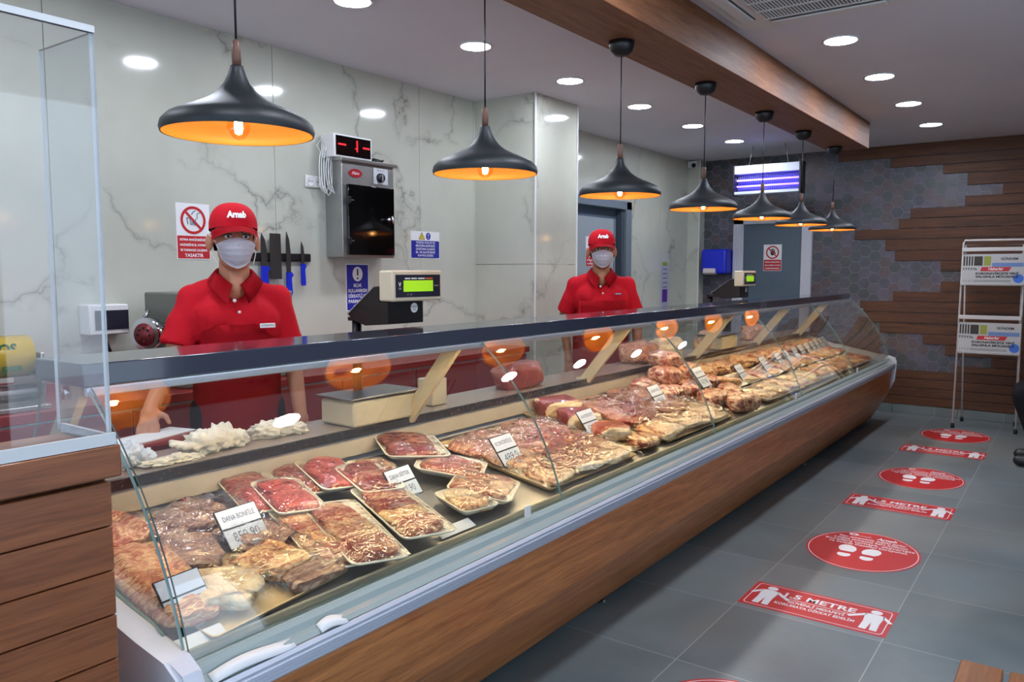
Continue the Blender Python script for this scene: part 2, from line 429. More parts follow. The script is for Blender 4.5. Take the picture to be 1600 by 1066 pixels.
# the shop front: tall glazed windows behind and beside the photographer let the daylight in
def glazing(name, p0, p1, n):
    p0, p1 = Vector(p0), Vector(p1); d = (p1 - p0); ln = d.length; a = math.atan2(d.y, d.x)
    M = Matrix.Translation(p0) @ Matrix.Rotation(a, 4, 'Z'); h = p1.z if p1.z > p0.z else 2.5
    z0, z1 = 0.35, 2.5
    b = B()
    for k in range(n + 1): x = ln * k / n; b.box(x - 0.025, -0.03, z0, x + 0.025, 0.03, z1, DOORW, 0, 1, M)
    b.box(0, -0.03, z0, ln, 0.03, z0 + 0.05, DOORW, 0, 1, M); b.box(0, -0.03, z1 - 0.05, ln, 0.03, z1, DOORW, 0, 1, M)
    f = struct(b.obj(name))
    b = B()
    for k in range(n): b.box(ln * k / n + 0.026, -0.004, z0 + 0.051, ln * (k + 1) / n - 0.026, 0.004, z1 - 0.051, ACRYL, 0, 1, M)
    b.obj('pane', f)
glazing('window_1', (-2.55, -2.03, 0), (3.4, -2.03, 0), 4)
glazing('window_2', (-2.57, -2.0, 0), (-2.57, YB, 0), 4)
b = B(); b.box(-2.6, -2.0, 0, -2.54, YB, 0.35, MATS['right_wall_paint']); b.box(-2.6, -2.0, 2.5, -2.54, YB, ZC, MATS['right_wall_paint']); struct(b.obj('wall_front'))
# end wall: hexagon tiles with boards laid over them
GROUT = mat('hex_grout', (146, 144, 152), 0.6)
HEXM = [speckle('hex_a', (76, 76, 86), 0.42, 9, 0.16), speckle('hex_b', (90, 84, 96), 0.42, 9, 0.16), speckle('hex_c', (70, 74, 76), 0.42, 9, 0.16), speckle('hex_d', (88, 76, 78), 0.42, 9, 0.14)]
b = B(); b.box(XE, -2.0, 0, XE + 0.08, YB + 0.1, ZC, GROUT)
R_ = 0.064; hh = R_ * math.sqrt(3)
yy = 0.45; ci = 0
while yy < YB:
    zz = 0.05 + (hh / 2 if ci % 2 else 0)
    while zz < ZC + hh / 2:
        if yy > 0.5:
            pts = [(yy + R_ * 0.965 * math.cos(PI / 3 * k), min(ZC, zz + R_ * 0.965 * math.sin(PI / 3 * k))) for k in range(6)]
            b.prism(pts, XE - 0.003, XE + 0.001, random.choice(HEXM))
        zz += hh
    yy += 1.5 * R_; ci += 1
struct(b.obj('wall_end'))
hex_min = {}
tbl = [(2.725, 2.592, 2.186), (2.592, 2.494, 1.68), (2.494, 2.40, 1.203), (2.40, 2.28, 0.99), (2.28, 2.18, 0.693), (2.18, 2.08, 1.002), (2.08, 1.98, 1.477), (1.98, 1.88, 1.579), (1.88, 1.775, 1.992), (1.775, 1.66, 1.697), (1.66, 1.555, 1.603), (1.555, 1.45, 1.186), (1.45, 1.35, 0.927), (1.35, 1.245, 1.177), (1.245, 1.145, 1.605), (1.145, 0.923, 1.913), (0.923, 0.82, 1.72), (0.82, 0.72, 1.316), (0.72, 0.615, 1.111), (0.615, 0.52, 0.712), (0.52, 0.45, 1.019), (0.45, 0.09, 3.80)]
b = B()
def boards(zt, zb, y1):
    n = max(1, round((zt - zb) / 0.1)); p = (zt - zb) / n
    for k in range(n):
        z1 = zt - k * p; z0 = z1 - p
        # two boards end to end, with the joint staggered
        y = -2.0
        j = random.uniform(-0.6, 0.3)
        for ya, yb in ((y, j), (j, y1)):
            if yb - ya > 0.05: b.box(XE - 0.022, ya + 0.001, z0 + 0.003, XE - 0.002, yb - 0.001, z1 - 0.003, W_PLANK, 0.002, 1)
for zt, zb, ym in tbl: boards(min(zt, ZC), zb, ym if ym < 3.7 else 2.38)
struct(b.obj('trim_3'))
b = B()
y = -2.0
while y < 2.4: b.box(XE - 0.03, y + 0.0015, 0, XE - 0.001, min(y + 0.5935, 2.4), 0.088, FLOOR, 0.002, 1); y += 0.595
struct(b.obj('baseboard_end'))
# beam over the counter
b = B(); b.box(-1.2, 1.58, 2.50, 7.42, 1.90, ZC, W_BEAM, 0.003, 1); struct(b.obj('trim_4'))
# door_2 (end wall) and door_1 (back wall)
b = B()
for ya, yb in ((2.42, 2.53), (3.17, 3.29)): b.box(XE - 0.06, ya, 0, XE - 0.001, yb, 2.10, DOORW, 0.004)
b.box(XE - 0.06, 2.42, 1.975, XE - 0.001, 3.29, 2.10, DOORW, 0.004)
for yy in (3.195, 3.225, 3.255): b.box(XE - 0.066, yy, 0, XE - 0.058, yy + 0.012, 1.975, DOORW)
d2 = struct(b.obj('door_2'))
b = B(); b.box(XE - 0.04, 2.532, 0.005, XE - 0.004, 3.168, 1.973, DOORG, 0.002); b.obj('door_leaf', d2)
b = B(); b.tube([(XE - 0.04, 2.6, 1.0), (XE - 0.09, 2.6, 1.0), (XE - 0.09, 2.7, 1.0)], 0.009, STEEL); b.obj('door_handle', d2)
b = B()
for x0, x1 in ((6.12, 6.18), (7.14, 7.25)): b.box(x0, YB - 0.05, 0, x1, YB + 0.08, 2.14, GREYB, 0.004)
b.box(6.12, YB - 0.05, 2.06, 7.25, YB + 0.08, 2.14, GREYB, 0.004)
b.box(7.09, YB - 0.02, 0, 7.14, YB + 0.06, 2.06, mat('frame_rebate', (70, 80, 90), 0.5)); b.box(6.18, YB + 0.05, 0, 7.14, YB + 0.09, 2.06, DOORG)
d1 = struct(b.obj('door_1'))
b = B(); b.box(6.19, YB + 0.0, 0.005, 6.99, YB + 0.04, 1.96, DOORL, 0.003); b.box(6.96, YB - 0.006, 0.005, 6.99, YB + 0.04, 1.96, GREYB); b.obj('door_leaf', d1)

# ------------------------------------------------------------------ ceiling lights
def downlight(x, y, label, group, first=[]):
    if not first:
        r = empty('downlight', (0, 0, ZC))
        b = B(); b.lathe([(0.098, 0.0), (0.10, -0.004), (0.094, -0.008), (0.084, -0.006)], (0, 0, 0), WHITEP, 32); b.obj('trim_ring', r)
        b = B(); b.disc(0, 0, 0.086, 0.086, -0.005, -0.003, mat('downlight_glow', (255, 255, 255), 0.5, emis=(234, 240, 255), estr=DOWN_POWER)); b.obj('diffuser', r)
        first.append(r)
    else: r = copy_tree(first[0])
    r.location = (x, y, ZC); tag(r, label, 'ceiling light', group)
    return r
place = ['above the near half of the counter', 'beside the cord of the second black pendant', 'in front of the marble pillar top', 'between the pillar and the third pendant cord', 'left of the fourth pendant cord', 'nearest the insect killer']
for i, x in enumerate([2.69, 3.62, 4.63, 5.65, 6.67, 7.68]):
    downlight(x, 2.87, 'ceiling light over the service side, ' + place[i], 'lights over the service side')
for x, w_ in ((0.7, 'nearest the shop front'), (1.7, 'second from the shop front')): downlight(x, 2.87, 'ceiling light out of the picture on the service side, ' + w_, 'service side lights out of view')
place = ['closest to the air conditioner', 'second one beyond the air conditioner', 'third one beyond the air conditioner', 'farthest from the air conditioner, near the wooden wall']
for i, x in enumerate([4.71, 5.72, 6.76, 7.82]):
    downlight(x, 1.17, 'round ceiling light over the customer floor, ' + place[i], 'lights over the customer floor')
for x, w_ in ((0.6, 'nearest the shop front'), (1.65, 'second from the shop front'), (2.7, 'just before the air conditioner')): downlight(x, 1.12, 'ceiling light out of the picture on the customer side, ' + w_, 'customer side lights out of view')
# pendant lamps
GOLD = mat('gold_inside', (232, 172, 90), 0.5, 0.1)
def pendant(x, label, first=[]):
    z = 1.80
    if not first:
        r = empty('pendant_lamp', (x, 1.79, z))
        b = B(); b.lathe([(0.002, 0.635), (0.030, 0.638), (0.050, 0.655), (0.058, 0.68), (0.060, 0.70)], (0, 0, 0), BLACK, 24, None, True, True); b.obj('canopy', r)
        b = B(); b.tube([(0, 0, 0.23), (0, 0, 0.64)], 0.003, BLACK, 8); b.obj('cord', r)
        b = B(); b.lathe([(0.006, 0.238), (0.0115, 0.232), (0.012, 0.20), (0.011, 0.168)], (0, 0, 0), W_SLEEVE, 16, None, True, True); b.obj('wooden_sleeve', r)
        prof = [(0.188, 0.0), (0.191, 0.010), (0.187, 0.026), (0.172, 0.042), (0.145, 0.056), (0.11, 0.070), (0.078, 0.086), (0.052, 0.105), (0.034, 0.128), (0.023, 0.150), (0.018, 0.166), (0.017, 0.172)]
        b = B(); b.lathe(prof, (0, 0, 0), DARKM, 48, None, False, True)
        sh = b.obj('lamp_shade', r)
        b = B(); b.lathe([(q[0] - 0.003, q[1] + (0.0005 if i == 0 else -0.002)) for i, q in enumerate(prof[:10])], (0, 0, 0), GOLD, 48, None, False, True)
        b.obj('shade_lining', sh)
        b = B(); b.lathe([(0.013, 0.10), (0.013, 0.06)], (0, 0, 0), STEEL, 12, None, True, True); b.obj('lamp_socket', r)
        b = B(); b.lathe([(0.0005, -0.014), (0.014, -0.010), (0.025, 0.002), (0.030, 0.018), (0.025, 0.036), (0.014, 0.052), (0.011, 0.062)], (0, 0, 0), clear('bulb_glass', (255, 236, 200), 0.0, 1.5, 0.0, 1.5), 24)
        bo = b.obj('bulb', r)
        b = B(); b.lathe([(0.0005, 0.0), (0.008, 0.003), (0.011, 0.016), (0.010, 0.032), (0.0005, 0.05)], (0, 0, 0), mat('bulb_glow', (255, 190, 90), 0.3, emis=(255, 206, 134), estr=190.0), 12); b.obj('filament', bo); first.append(r)
    else: r = copy_tree(first[0])
    r.location = (x, 1.79, z); tag(r, label, 'pendant lamp', 'black pendant lamps over the counter')
for x, l in ((1.275, 'black flared pendant lamp nearest the camera, above the first butcher'), (2.31, 'black flared pendant lamp right of the black knife cabinet'), (3.335, 'black flared pendant lamp above the second butcher'), (4.33, 'black flared pendant lamp between the second butcher and the insect killer'), (5.33, 'black flared pendant lamp in front of the glowing insect killer'), (6.22, 'black flared pendant lamp in front of the upper right of the far door'), (7.14, 'smallest and farthest black flared pendant lamp by the end of the beam')):
    pendant(x, l)
# air conditioner
r = empty('air_conditioner', (3.7, 1.07, ZC), 0, 'white ceiling cassette air conditioner beside the wooden beam', 'air conditioner')
b = B()
def rrect(w, h, rad, n=5):
    pts = []
    for cx, cy_, a0 in ((w / 2 - rad, h / 2 - rad, 0), (-w / 2 + rad, h / 2 - rad, 90), (-w / 2 + rad, -h / 2 + rad, 180), (w / 2 - rad, -h / 2 + rad, 270)):
        for k in range(n + 1): a = math.radians(a0 + 90 * k / n); pts.append((cx + rad * math.cos(a), cy_ + rad * math.sin(a)))
    return pts
ACW = mat('ac_plastic', (216, 216, 214), 0.4)
b.poly(rrect(0.90, 0.90, 0.07), -0.022, -0.001, ACW); b.poly(rrect(0.86, 0.86, 0.09), -0.034, -0.021, ACW); b.obj('panel', r)
b = B()
b.box(-0.27, -0.27, -0.042, 0.27, 0.27, -0.033, BLACK)
for k in range(34): yk = -0.262 + k * 0.0158; b.box(-0.27, yk, -0.046, 0.27, yk + 0.0065, -0.040, ACW)
for xk in (-0.27, -0.14, 0.0, 0.13, 0.262): b.box(xk, -0.27, -0.048, xk + 0.008, 0.27, -0.041, ACW)
b.obj('grille', r)
for k in range(4):
    M = Matrix.Rotation(k * PI / 2, 4, 'Z')
    b = B(); b.box(-0.26, 0.325, -0.046, 0.26, 0.385, -0.036, ACW, 0.004, 2, M); b.box(-0.27, 0.318, -0.036, 0.27, 0.324, -0.0338, BLACK, 0, 1, M); b.obj('louver', r)

# ------------------------------------------------------------------ the display case
CX0, CX1 = 0.90, 8.18
case = empty('display_case', (CX0, 1.6, 0), 0, 'long glass fronted butcher display case with brown wooden front', 'display case')
def cp(bb, name, parent=None):
    o = bb.obj(name); o.parent = parent or case
    if parent is None: o.matrix_parent_inverse = Matrix.Translation((-CX0, -1.6, 0))
    return o
b = B()
b.prism([(1.450, 0.526), (1.474, 0.302), (1.486, 0.302), (1.462, 0.526)], CX0 + 0.03, CX1 - 0.03, W_CASE); cp(b, 'front_panel')
b = B(); b.prism([(1.476, 0.300), (1.622, 0.045), (1.634, 0.049), (1.488, 0.300)], CX0 + 0.03, CX1 - 0.03, W_CASE)
cp(b, 'lower_front_panel')
b = B()
b.prism([(1.470, 0.527), (1.440, 0.529), (1.434, 0.536), (1.438, 0.541), (1.432, 0.546), (1.436, 0.551), (1.430, 0.556), (1.434, 0.561), (1.428, 0.566), (1.433, 0.571), (1.430, 0.577), (1.438, 0.585), (1.470, 0.586)], CX0 - 0.02, CX1 - 0.012, ALU, smooth=False)
cp(b, 'bumper_rail')
b = B(); b.prism([(1.442, 0.587), (1.452, 0.597), (1.466, 0.602), (1.470, 0.618), (1.482, 0.629), (1.492, 0.630), (1.492, 0.560), (1.470, 0.560), (1.470, 0.587)], CX0 + 0.006, CX1 - 0.014, mat('channel_grey', (160, 172, 168), 0.22, coat=0.3)); cp(b, 'glass_channel')
# end panels
ep = [(1.64, 0.02), (1.46, 0.36), (1.434, 0.42), (1.428, 0.50), (1.424, 0.60), (1.440, 0.634), (1.49, 0.650), (1.60, 0.666), (2.0, 0.745), (2.27, 0.80), (2.27, 0.85), (2.50, 0.85), (2.50, 0.02)]
for x0, th in ((CX0 - 0.055, 0.058), (CX1 - 0.01, 0.045)):
    b = B(); b.prism(ep, x0, x0 + th, GREYW)
    es = [e for e in b.bm.edges if abs(e.verts[0].co.x - e.verts[1].co.x) < 1e-5]
    r_ = bmesh.ops.bevel(b.bm, geom=es, offset=0.010, segments=3, affect='EDGES')
    cp(b, 'end_panel')
b = B(); b.prism([(1.50, 0.520), (2.45, 0.655), (2.45, 0.662), (1.50, 0.527)], CX0 - 0.0565, CX0 - 0.055, mat('blue_line', (40, 90, 220), 0.4)); cp(b, 'side_stripe')
# body under the deck, hidden behind panels
b = B(); b.prism([(1.70, 0.06), (1.56, 0.36), (1.53, 0.50), (1.60, 0.56), (2.26, 0.68), (2.27, 0.79), (2.48, 0.79), (2.48, 0.06)], CX0 + 0.015, CX1 - 0.015, GREYW); cp(b, 'body')
b = B(); b.prism([(1.480, 0.552), (1.480, 0.628), (1.490, 0.628), (1.492, 0.570), (1.535, 0.545), (1.575, 0.545), (1.592, 0.592), (1.600, 0.592), (1.600, 0.552)], CX0 + 0.012, CX1 - 0.012, mat('trough_enamel', (176, 186, 182), 0.25)); cp(b, 'front_trough')
b = B(); b.prism([(1.585, 0.588), (2.245, 0.715), (2.245, 0.722), (1.585, 0.600)], CX0 + 0.012, CX1 - 0.012, BRUSH); cp(b, 'deck')
b = B()
b.tube([(CX0 + 0.02, 1.582, 0.606), (CX1 - 0.02, 1.582, 0.606)], 0.004, CREAMW, 8); cp(b, 'deck_rail')
b = B(); b.prism([(2.262, 0.735), (2.262, 0.818), (2.27, 0.818), (2.27, 0.735)], CX0 + 0.01, CX1 - 0.01, BACKPAN)
b.prism([(2.246, 0.745), (2.254, 0.812), (2.262, 0.812), (2.262, 0.745)], CX0 + 0.01, CX1 - 0.01, BACKPAN); cp(b, 'back_panel')
b = B(); b.box(CX0, 2.252, 0.822, CX1, 2.50, 0.850, mat('shelf_steel', (186, 170, 160), 0.25, 0.5), 0.003); ws = cp(b, 'work_shelf')
b = B(); b.box(CX0 + 0.003, 2.240, 0.817, CX1 - 0.003, 2.252, 0.851, GRANITE, 0.002); cp(b, 'front_edge')
b = B(); b.box(CX0 - 0.01, 1.862, 1.182, CX1 + 0.005, 2.10, 1.236, SHELF, 0.003); cp(b, 'top_shelf')
b = B(); b.box(CX0 - 0.005, 1.856, 1.160, CX1, 1.872, 1.181, ALU, 0.003); cp(b, 'glass_rail')
b = B(); b.tube([(CX0 + 0.06, 1.890, 1.169), (CX1 - 0.06, 1.890, 1.169)], 0.008, mat('case_lamp_glow', (255, 250, 240), 0.4, emis=(255, 222, 172), estr=CASE_POWER), 10); cp(b, 'lamp_tube')
b = B(); b.prism([(1.878, 1.181), (1.910, 1.181), (1.912, 1.158), (1.909, 1.158), (1.907, 1.178), (1.878, 1.178)], CX0 + 0.03, CX1 - 0.03, WHITEP); cp(b, 'lamp_reflector')
# struts
for sx in (0.945, 2.385, 3.825, 5.36, 6.66, 7.88):
    b = B()
    dirv = Vector((0, 2.255 - 1.985, 0.835 - 1.175)); n_ = Vector((0, -dirv.z, dirv.y)).normalized() * 0.03
    p0, p1 = Vector((0, 1.985, 1.18)), Vector((0, 2.255, 0.845))
    b.prism([((p0 + n_).y, (p0 + n_).z), ((p0 - n_).y, (p0 - n_).z), ((p1 - n_).y, (p1 - n_).z), ((p1 + n_).y, (p1 + n_).z)], sx - 0.011, sx + 0.011, CREAMW)
    b.box(sx - 0.03, 2.24, 0.85, sx + 0.03, 2.30, 0.856, CREAMW)
    st = cp(b, 'support_arm')
    if sx < 1: st['label'] = 'white painted end arm with round chrome bolt'
    b = B(); b.lathe([(0.0005, -0.012), (0.016, -0.012), (0.02, -0.006), (0.02, 0)], (sx - 0.011, 2.035, 1.15), CHROME, 16, Matrix.Rotation(PI / 2, 3, 'Y'), True, True)
    if sx < 1: cp(b, 'bolt')
    else: b.bm.free()
# curved glass
T_, D_, RAD = math.radians(56.3), math.radians(18.0), 0.663 / (2 * math.sin(math.radians(18.0)))
gp = []
for k in range(31):                                     # one circular arc, 74 degrees steep at the bottom, 38 at the top
    a = T_ + D_ - 2 * D_ * k / 30
    gp.append((1.488 + RAD * (math.cos(a) * 0 + (math.sin(T_ + D_) - math.sin(a)) ), 0.632 + RAD * (math.cos(a) - math.cos(T_ + D_))))
def offset(pr, d):
    out = []
    for i, p in enumerate(pr):
        a = Vector(pr[max(0, i - 1)]); c = Vector(pr[min(len(pr) - 1, i + 1)]); t = (c - a).normalized(); out.append((p[0] + t.y * d, p[1] - t.x * d))
    return out
go = offset(gp, 0.008)
gx = [CX0 + 0.004, 2.37, 3.83, 5.33, 6.77, CX1 - 0.004]
def smoothprof(pr, k=3):
    out = []
    n = len(pr)
    for i in range(n - 1):
        p0, p1, p2, p3 = pr[max(0, i - 1)], pr[i], pr[i + 1], pr[min(n - 1, i + 2)]
        for j in range(k):
            t = j / k
            out.append(tuple(0.5 * ((2 * p1[a]) + (-p0[a] + p2[a]) * t + (2 * p0[a] - 5 * p1[a] + 4 * p2[a] - p3[a]) * t * t + (-p0[a] + 3 * p1[a] - 3 * p2[a] + p3[a]) * t ** 3) for a in (0, 1)))
    out.append(pr[-1]); return out
gps = gp; gos = offset(gps, 0.007)
for i in range(5):
    b = B(); x0, x1 = gx[i] + 0.0012, gx[i + 1] - 0.0012
    b.prism(gps, x0, x1, GLASS, smooth=True, closed=False); b.prism(gos[::-1], x0, x1, GLASS, smooth=True, closed=False)
    for xx in (x0, x1):
        for k in range(len(gps) - 1):
            b.face([b.bm.verts.new((xx, *q)) for q in (gps[k], gps[k + 1], gos[k + 1], gos[k])], GLEDGE)
    for q0, q1 in ((gps[0], gos[0]), (gps[-1], gos[-1])):
        b.face([b.bm.verts.new(c) for c in ((x0, *q0), (x1, *q0), (x1, *q1), (x0, *q1))], GLEDGE)
    cp(b, 'front_glass')
sg = [(p[0] + 0.012, p[1] - 0.002) for p in gps] + [(1.985, 1.178), (2.08, 1.176), (2.235, 0.858), (2.235, 0.84), (2.20, 0.80), (1.62, 0.68)]
for x0 in (CX0 - 0.004, CX1 - 0.004):
    b = B()
    A = [b.bm.verts.new((x0, *q)) for q in sg]; C_ = [b.bm.verts.new((x0 + 0.007, *q)) for q in sg]
    b.face(A, GLASS); b.face(C_[::-1], GLASS)
    for k in range(len(sg)): b.face([A[k], A[(k + 1) % len(sg)], C_[(k + 1) % len(sg)], C_[k]], GLEDGE)
    b.recalc = True; cp(b, 'side_glass')
b = B(); b.box(CX0 - 0.006, 2.10, 1.176, CX0 + 0.004, 2.12, 1.236, RUBBER); b.bm.free()
for (y, z) in ((1.86, 1.19), (1.745, 1.085)):
    b = B(); b.lathe([(0.0005, -0.014), (0.009, -0.014), (0.009, 0.0)], (CX1 + 0.012, y, z), CHROME, 12, Matrix.Rotation(PI / 2, 3, 'Y'), True, True); cp(b, 'glass_bolt')
for x in (2.97, 6.0, 1.4, 7.6):
    b = B(); b.lathe([(0.022, 0.001), (0.022, 0.008), (0.008, 0.014), (0.008, 0.07)], (x, 1.68, 0), BLACK, 12, None, True, True); b.tube([(x, 1.66, 0.02), (x - 0.03, 1.63, 0.02)], 0.006, STEEL); cp(b, 'levelling_foot')
# small glass clips on the rail
for x in (2.1, 5.1, 6.76):
    b = B(); b.box(x, 1.462, 0.640, x + 0.03, 1.468, 0.676, WHITEP, 0.001); cp(b, 'glass_clip')

# ------------------------------------------------------------------ meat
def dz(y): return 0.603 + 0.1848 * (y - 1.585)
SL = math.atan(0.1848)
def lump(name, c, r, m, yaw=0.0, seed=0, amp=0.18, freq=2.2, flat=0.75, kind='', lift=0.0, roll=0.0, detail=4, tilt=None, m2=None, parent=None, local=False):
    """an irregular cut of meat resting on the sloping deck; c = (x, y), r = half sizes"""
    bm = bmesh.new(); bmesh.ops.create_icosphere(bm, subdivisions=detail, radius=1)
    off = Vector((seed * 7.31, seed * 3.7, seed * 1.9))
    sup = 0.62
    for v in bm.verts:
        p = v.co.copy()
        q = Vector([math.copysign(abs(k) ** sup, k) for k in p])
        n1 = noise.noise(p * freq * 0.6 + off); n2 = noise.noise(p * freq * 2.2 + off * 1.3); n3 = noise.noise(p * freq * 6 + off)
        d = 1 + amp * (n1 * 1.2 + n2 * 0.4 + n3 * 0.10)
        q *= d
        if kind == 'rib': q.z += 0.22 * math.sin(q.x * 9) * (1 if q.z > 0 else 0.2); 
        if kind == 'roll': q.z += 0.08 * math.sin(q.x * 16 + n1 * 4); q.y += 0.05 * math.sin(q.x * 16)
        if kind == 'fold': q.z += 0.35 * math.sin(q.y * 5 + n1 * 5) * 0.6
        if kind == 'mince': q += p * 0.10 * noise.noise(p * 14 + off)
        if q.z < -flat: q.z = -flat
        v.co = Vector((q.x * r[0], q.y * r[1], (q.z + flat) * r[2]))
    for f in bm.faces: f.smooth = True
    if m2 is not None:
        for f in bm.faces:
            cc = f.calc_center_median()
            if cc.y < -r[1] * 0.66 or noise.noise(cc * 9 + off) > 0.42: f.material_index = 1
    me = bpy.data.meshes.new(name); bm.to_mesh(me); bm.free(); me.materials.append(m)
    if m2 is not None: me.materials.append(m2)
    o = bpy.data.objects.new(name, me); COL.objects.link(o)
    if parent is not None:
        o.parent = parent; o.location = (c[0], c[1], lift); o.rotation_euler = (roll, 0, yaw)
    else:
        M = Matrix.Translation((c[0], c[1], dz(c[1]) + 0.004 + lift)) @ Matrix.Rotation(SL if tilt is None else tilt, 4, 'X') @ Matrix.Rotation(yaw, 4, 'Z') @ Matrix.Rotation(roll, 4, 'X')
        o.matrix_world = M
    return o
def tray(c, w, l, yaw, lift, label, m_fill, kind='', tilt=None, pieces=3, film=True, tm=None, group=None, name='meat_tray', dish=False, hgt=0.022, cat='meat tray'):
    yaw = math.radians(yaw)
    r = empty(name, (0, 0, 0)); tag(r, label, cat, group)
    M = Matrix.Translation((c[0], c[1], dz(c[1]) + 0.006 + lift)) @ Matrix.Rotation(SL if tilt is None else tilt, 4, 'X') @ Matrix.Rotation(yaw, 4, 'Z')
    r.matrix_world = M
    tm = tm or FOAM
    b = B(); P = [(rrect(w * 0.80, l * 0.84, 0.02), 0.0), (rrect(w * 0.98, l * 0.98, 0.028), hgt), (rrect(w, l, 0.03), hgt + 0.001), (rrect(w, l, 0.03), hgt - 0.004), (rrect(w * 0.955, l * 0.965, 0.026), hgt - 0.004), (rrect(w * 0.78, l * 0.82, 0.018), 0.004)]
    P = [(rrect(w * 0.80, l * 0.84, 0.02), 0.0), (rrect(w, l, 0.03), hgt - 0.002), (rrect(w, l, 0.03), hgt + 0.001), (rrect(w * 0.955, l * 0.965, 0.026), hgt + 0.001), (rrect(w * 0.78, l * 0.82, 0.018), 0.004)]
    rings = [[b.bm.verts.new((x, y, z)) for x, y in p] for p, z in P]
    for i in range(len(rings) - 1):
        n = len(rings[i])
        for k in range(n): b.face([rings[i][k], rings[i][(k + 1) % n], rings[i + 1][(k + 1) % n], rings[i + 1][k]], tm, True)
    b.face(rings[0][::-1], tm); b.face(rings[-1], tm)
    b.obj('tray', r).parent = r
    sd = abs(hash_(label)) % 97
    rnd = random.Random(sd)
    n = pieces
    for k in range(n):
        fy = (k + 0.5) / n - 0.5
        px, py = rnd.uniform(-0.06, 0.06) * w, fy * l * 0.74
        mm = m_fill[k % len(m_fill)] if isinstance(m_fill, (list, tuple)) else m_fill
        lump('meat', (px, py), (w * 0.40, l * 0.44 / n * 1.25, 0.017 + 0.004 * rnd.random()), mm, rnd.uniform(-0.25, 0.25), sd + k * 3, 0.22, 2.4, 0.6, kind, 0.005, detail=3, parent=r)
    if film:
        b = B(); nx, ny = 12, 16; g = []
        for j in range(ny + 1):
            row = []
            for i in range(nx + 1):
                u, v = i / nx * 2 - 1, j / ny * 2 - 1
                e = max(0.0, (1 - u ** 6) * (1 - v ** 6))
                zz = hgt + 0.002 + e * (0.016 + 0.008 * noise.noise(Vector((u * 2.5 + sd, v * 3, 0))))
                row.append(b.bm.verts.new((u * w * 0.485, v * l * 0.487, zz)))
            g.append(row)
        for j in range(ny):
            for i in range(nx): b.face([g[j][i], g[j][i + 1], g[j + 1][i + 1], g[j + 1][i]], FILM, True)
        b.obj('plastic_film', r).parent = r
    return r
def hash_(s):
    h = 0
    for ch in s: h = (h * 31 + ord(ch)) % 1000003
    return h
def sheet_tray(c, w, l, label, m=None, yaw=0, lift=0.0, name='serving_tray'):
    r = B(); r.recalc = False
    pts = rrect(w, l, 0.015); pin = rrect(w - 0.02, l - 0.02, 0.012)
    a = [r.bm.verts.new((x, y, 0.0)) for x, y in pin]; bb = [r.bm.verts.new((x, y, 0.014)) for x, y in pts]; cc = [r.bm.verts.new((x * 0.985, y * 0.985, 0.014)) for x, y in pts]; dd = [r.bm.verts.new((x * 0.985, y * 0.985, 0.003)) for x, y in pin]
    n = len(a); mm = m or FOAMT
    for P, Q in ((a, bb), (bb, cc), (cc, dd)):
        for k in range(n): r.face([P[k], P[(k + 1) % n], Q[(k + 1) % n], Q[k]], mm, False)
    r.face(a[::-1], mm); r.face(dd, mm)
    o = r.obj(name)
    o.matrix_world = Matrix.Translation((c[0], c[1], dz(c[1]) + 0.002 + lift)) @ Matrix.Rotation(SL, 4, 'X') @ Matrix.Rotation(math.radians(yaw), 4, 'Z')
    return tag(o, label, 'tray')
def ml(name, label, cat, *a, group=None, **k):
    o = lump(name, *a, **k); tag(o, label, cat, group); return o

# left end: offal and ribs on a tan tray
sheet_tray((1.21, 1.90), 0.46, 0.62, 'tan tray under the brown offal at the near end of the case', yaw=6)
ml('rib_rack', 'pale rack of lamb ribs against the near end glass', 'meat', (1.035, 1.84), (0.085, 0.22, 0.022), LAMB, 1.45 - PI / 2, 3, 0.12, kind='rib', lift=0.012)
ml('rib_rack', 'brownish rib rack with red ends behind the pale lamb ribs', 'meat', (1.05, 2.12), (0.10, 0.09, 0.026), RIB, 0.2, 5, 0.2, kind='rib', lift=0.012)
ml('offal_piece', 'flat grey brown offal in the back corner of the near tan tray', 'meat', (1.28, 2.10), (0.12, 0.085, 0.018), OFFAL, 0.3, 11, 0.3, kind='fold', lift=0.012)
ml('offal_piece', 'purple brown offal left of the first price tag', 'meat', (1.18, 1.93), (0.08, 0.10, 0.02), OFFAL, -0.4, 12, 0.3, kind='fold', lift=0.012)
ml('offal_piece', 'mottled offal to the right of the first price tag', 'meat', (1.36, 1.92), (0.075, 0.10, 0.02), OFFAL, 0.5, 13, 0.3, kind='fold', lift=0.012)
ml('offal_piece', 'yellowish tripe in front of the first price tag', 'meat', (1.31, 1.76), (0.10, 0.075, 0.02), POUL, 0.2, 14, 0.35, kind='fold', lift=0.012)
ml('offal_piece', 'pale folded tripe at the front left of the near tan tray', 'meat', (1.135, 1.72), (0.085, 0.095, 0.022), FATM, -0.5, 15, 0.3, kind='fold', lift=0.012)
ml('offal_piece', 'pink brown offal at the front right corner of the near tan tray', 'meat', (1.36, 1.65), (0.085, 0.05, 0.016), OFFAL, 0.1, 16, 0.3, kind='fold', lift=0.012)
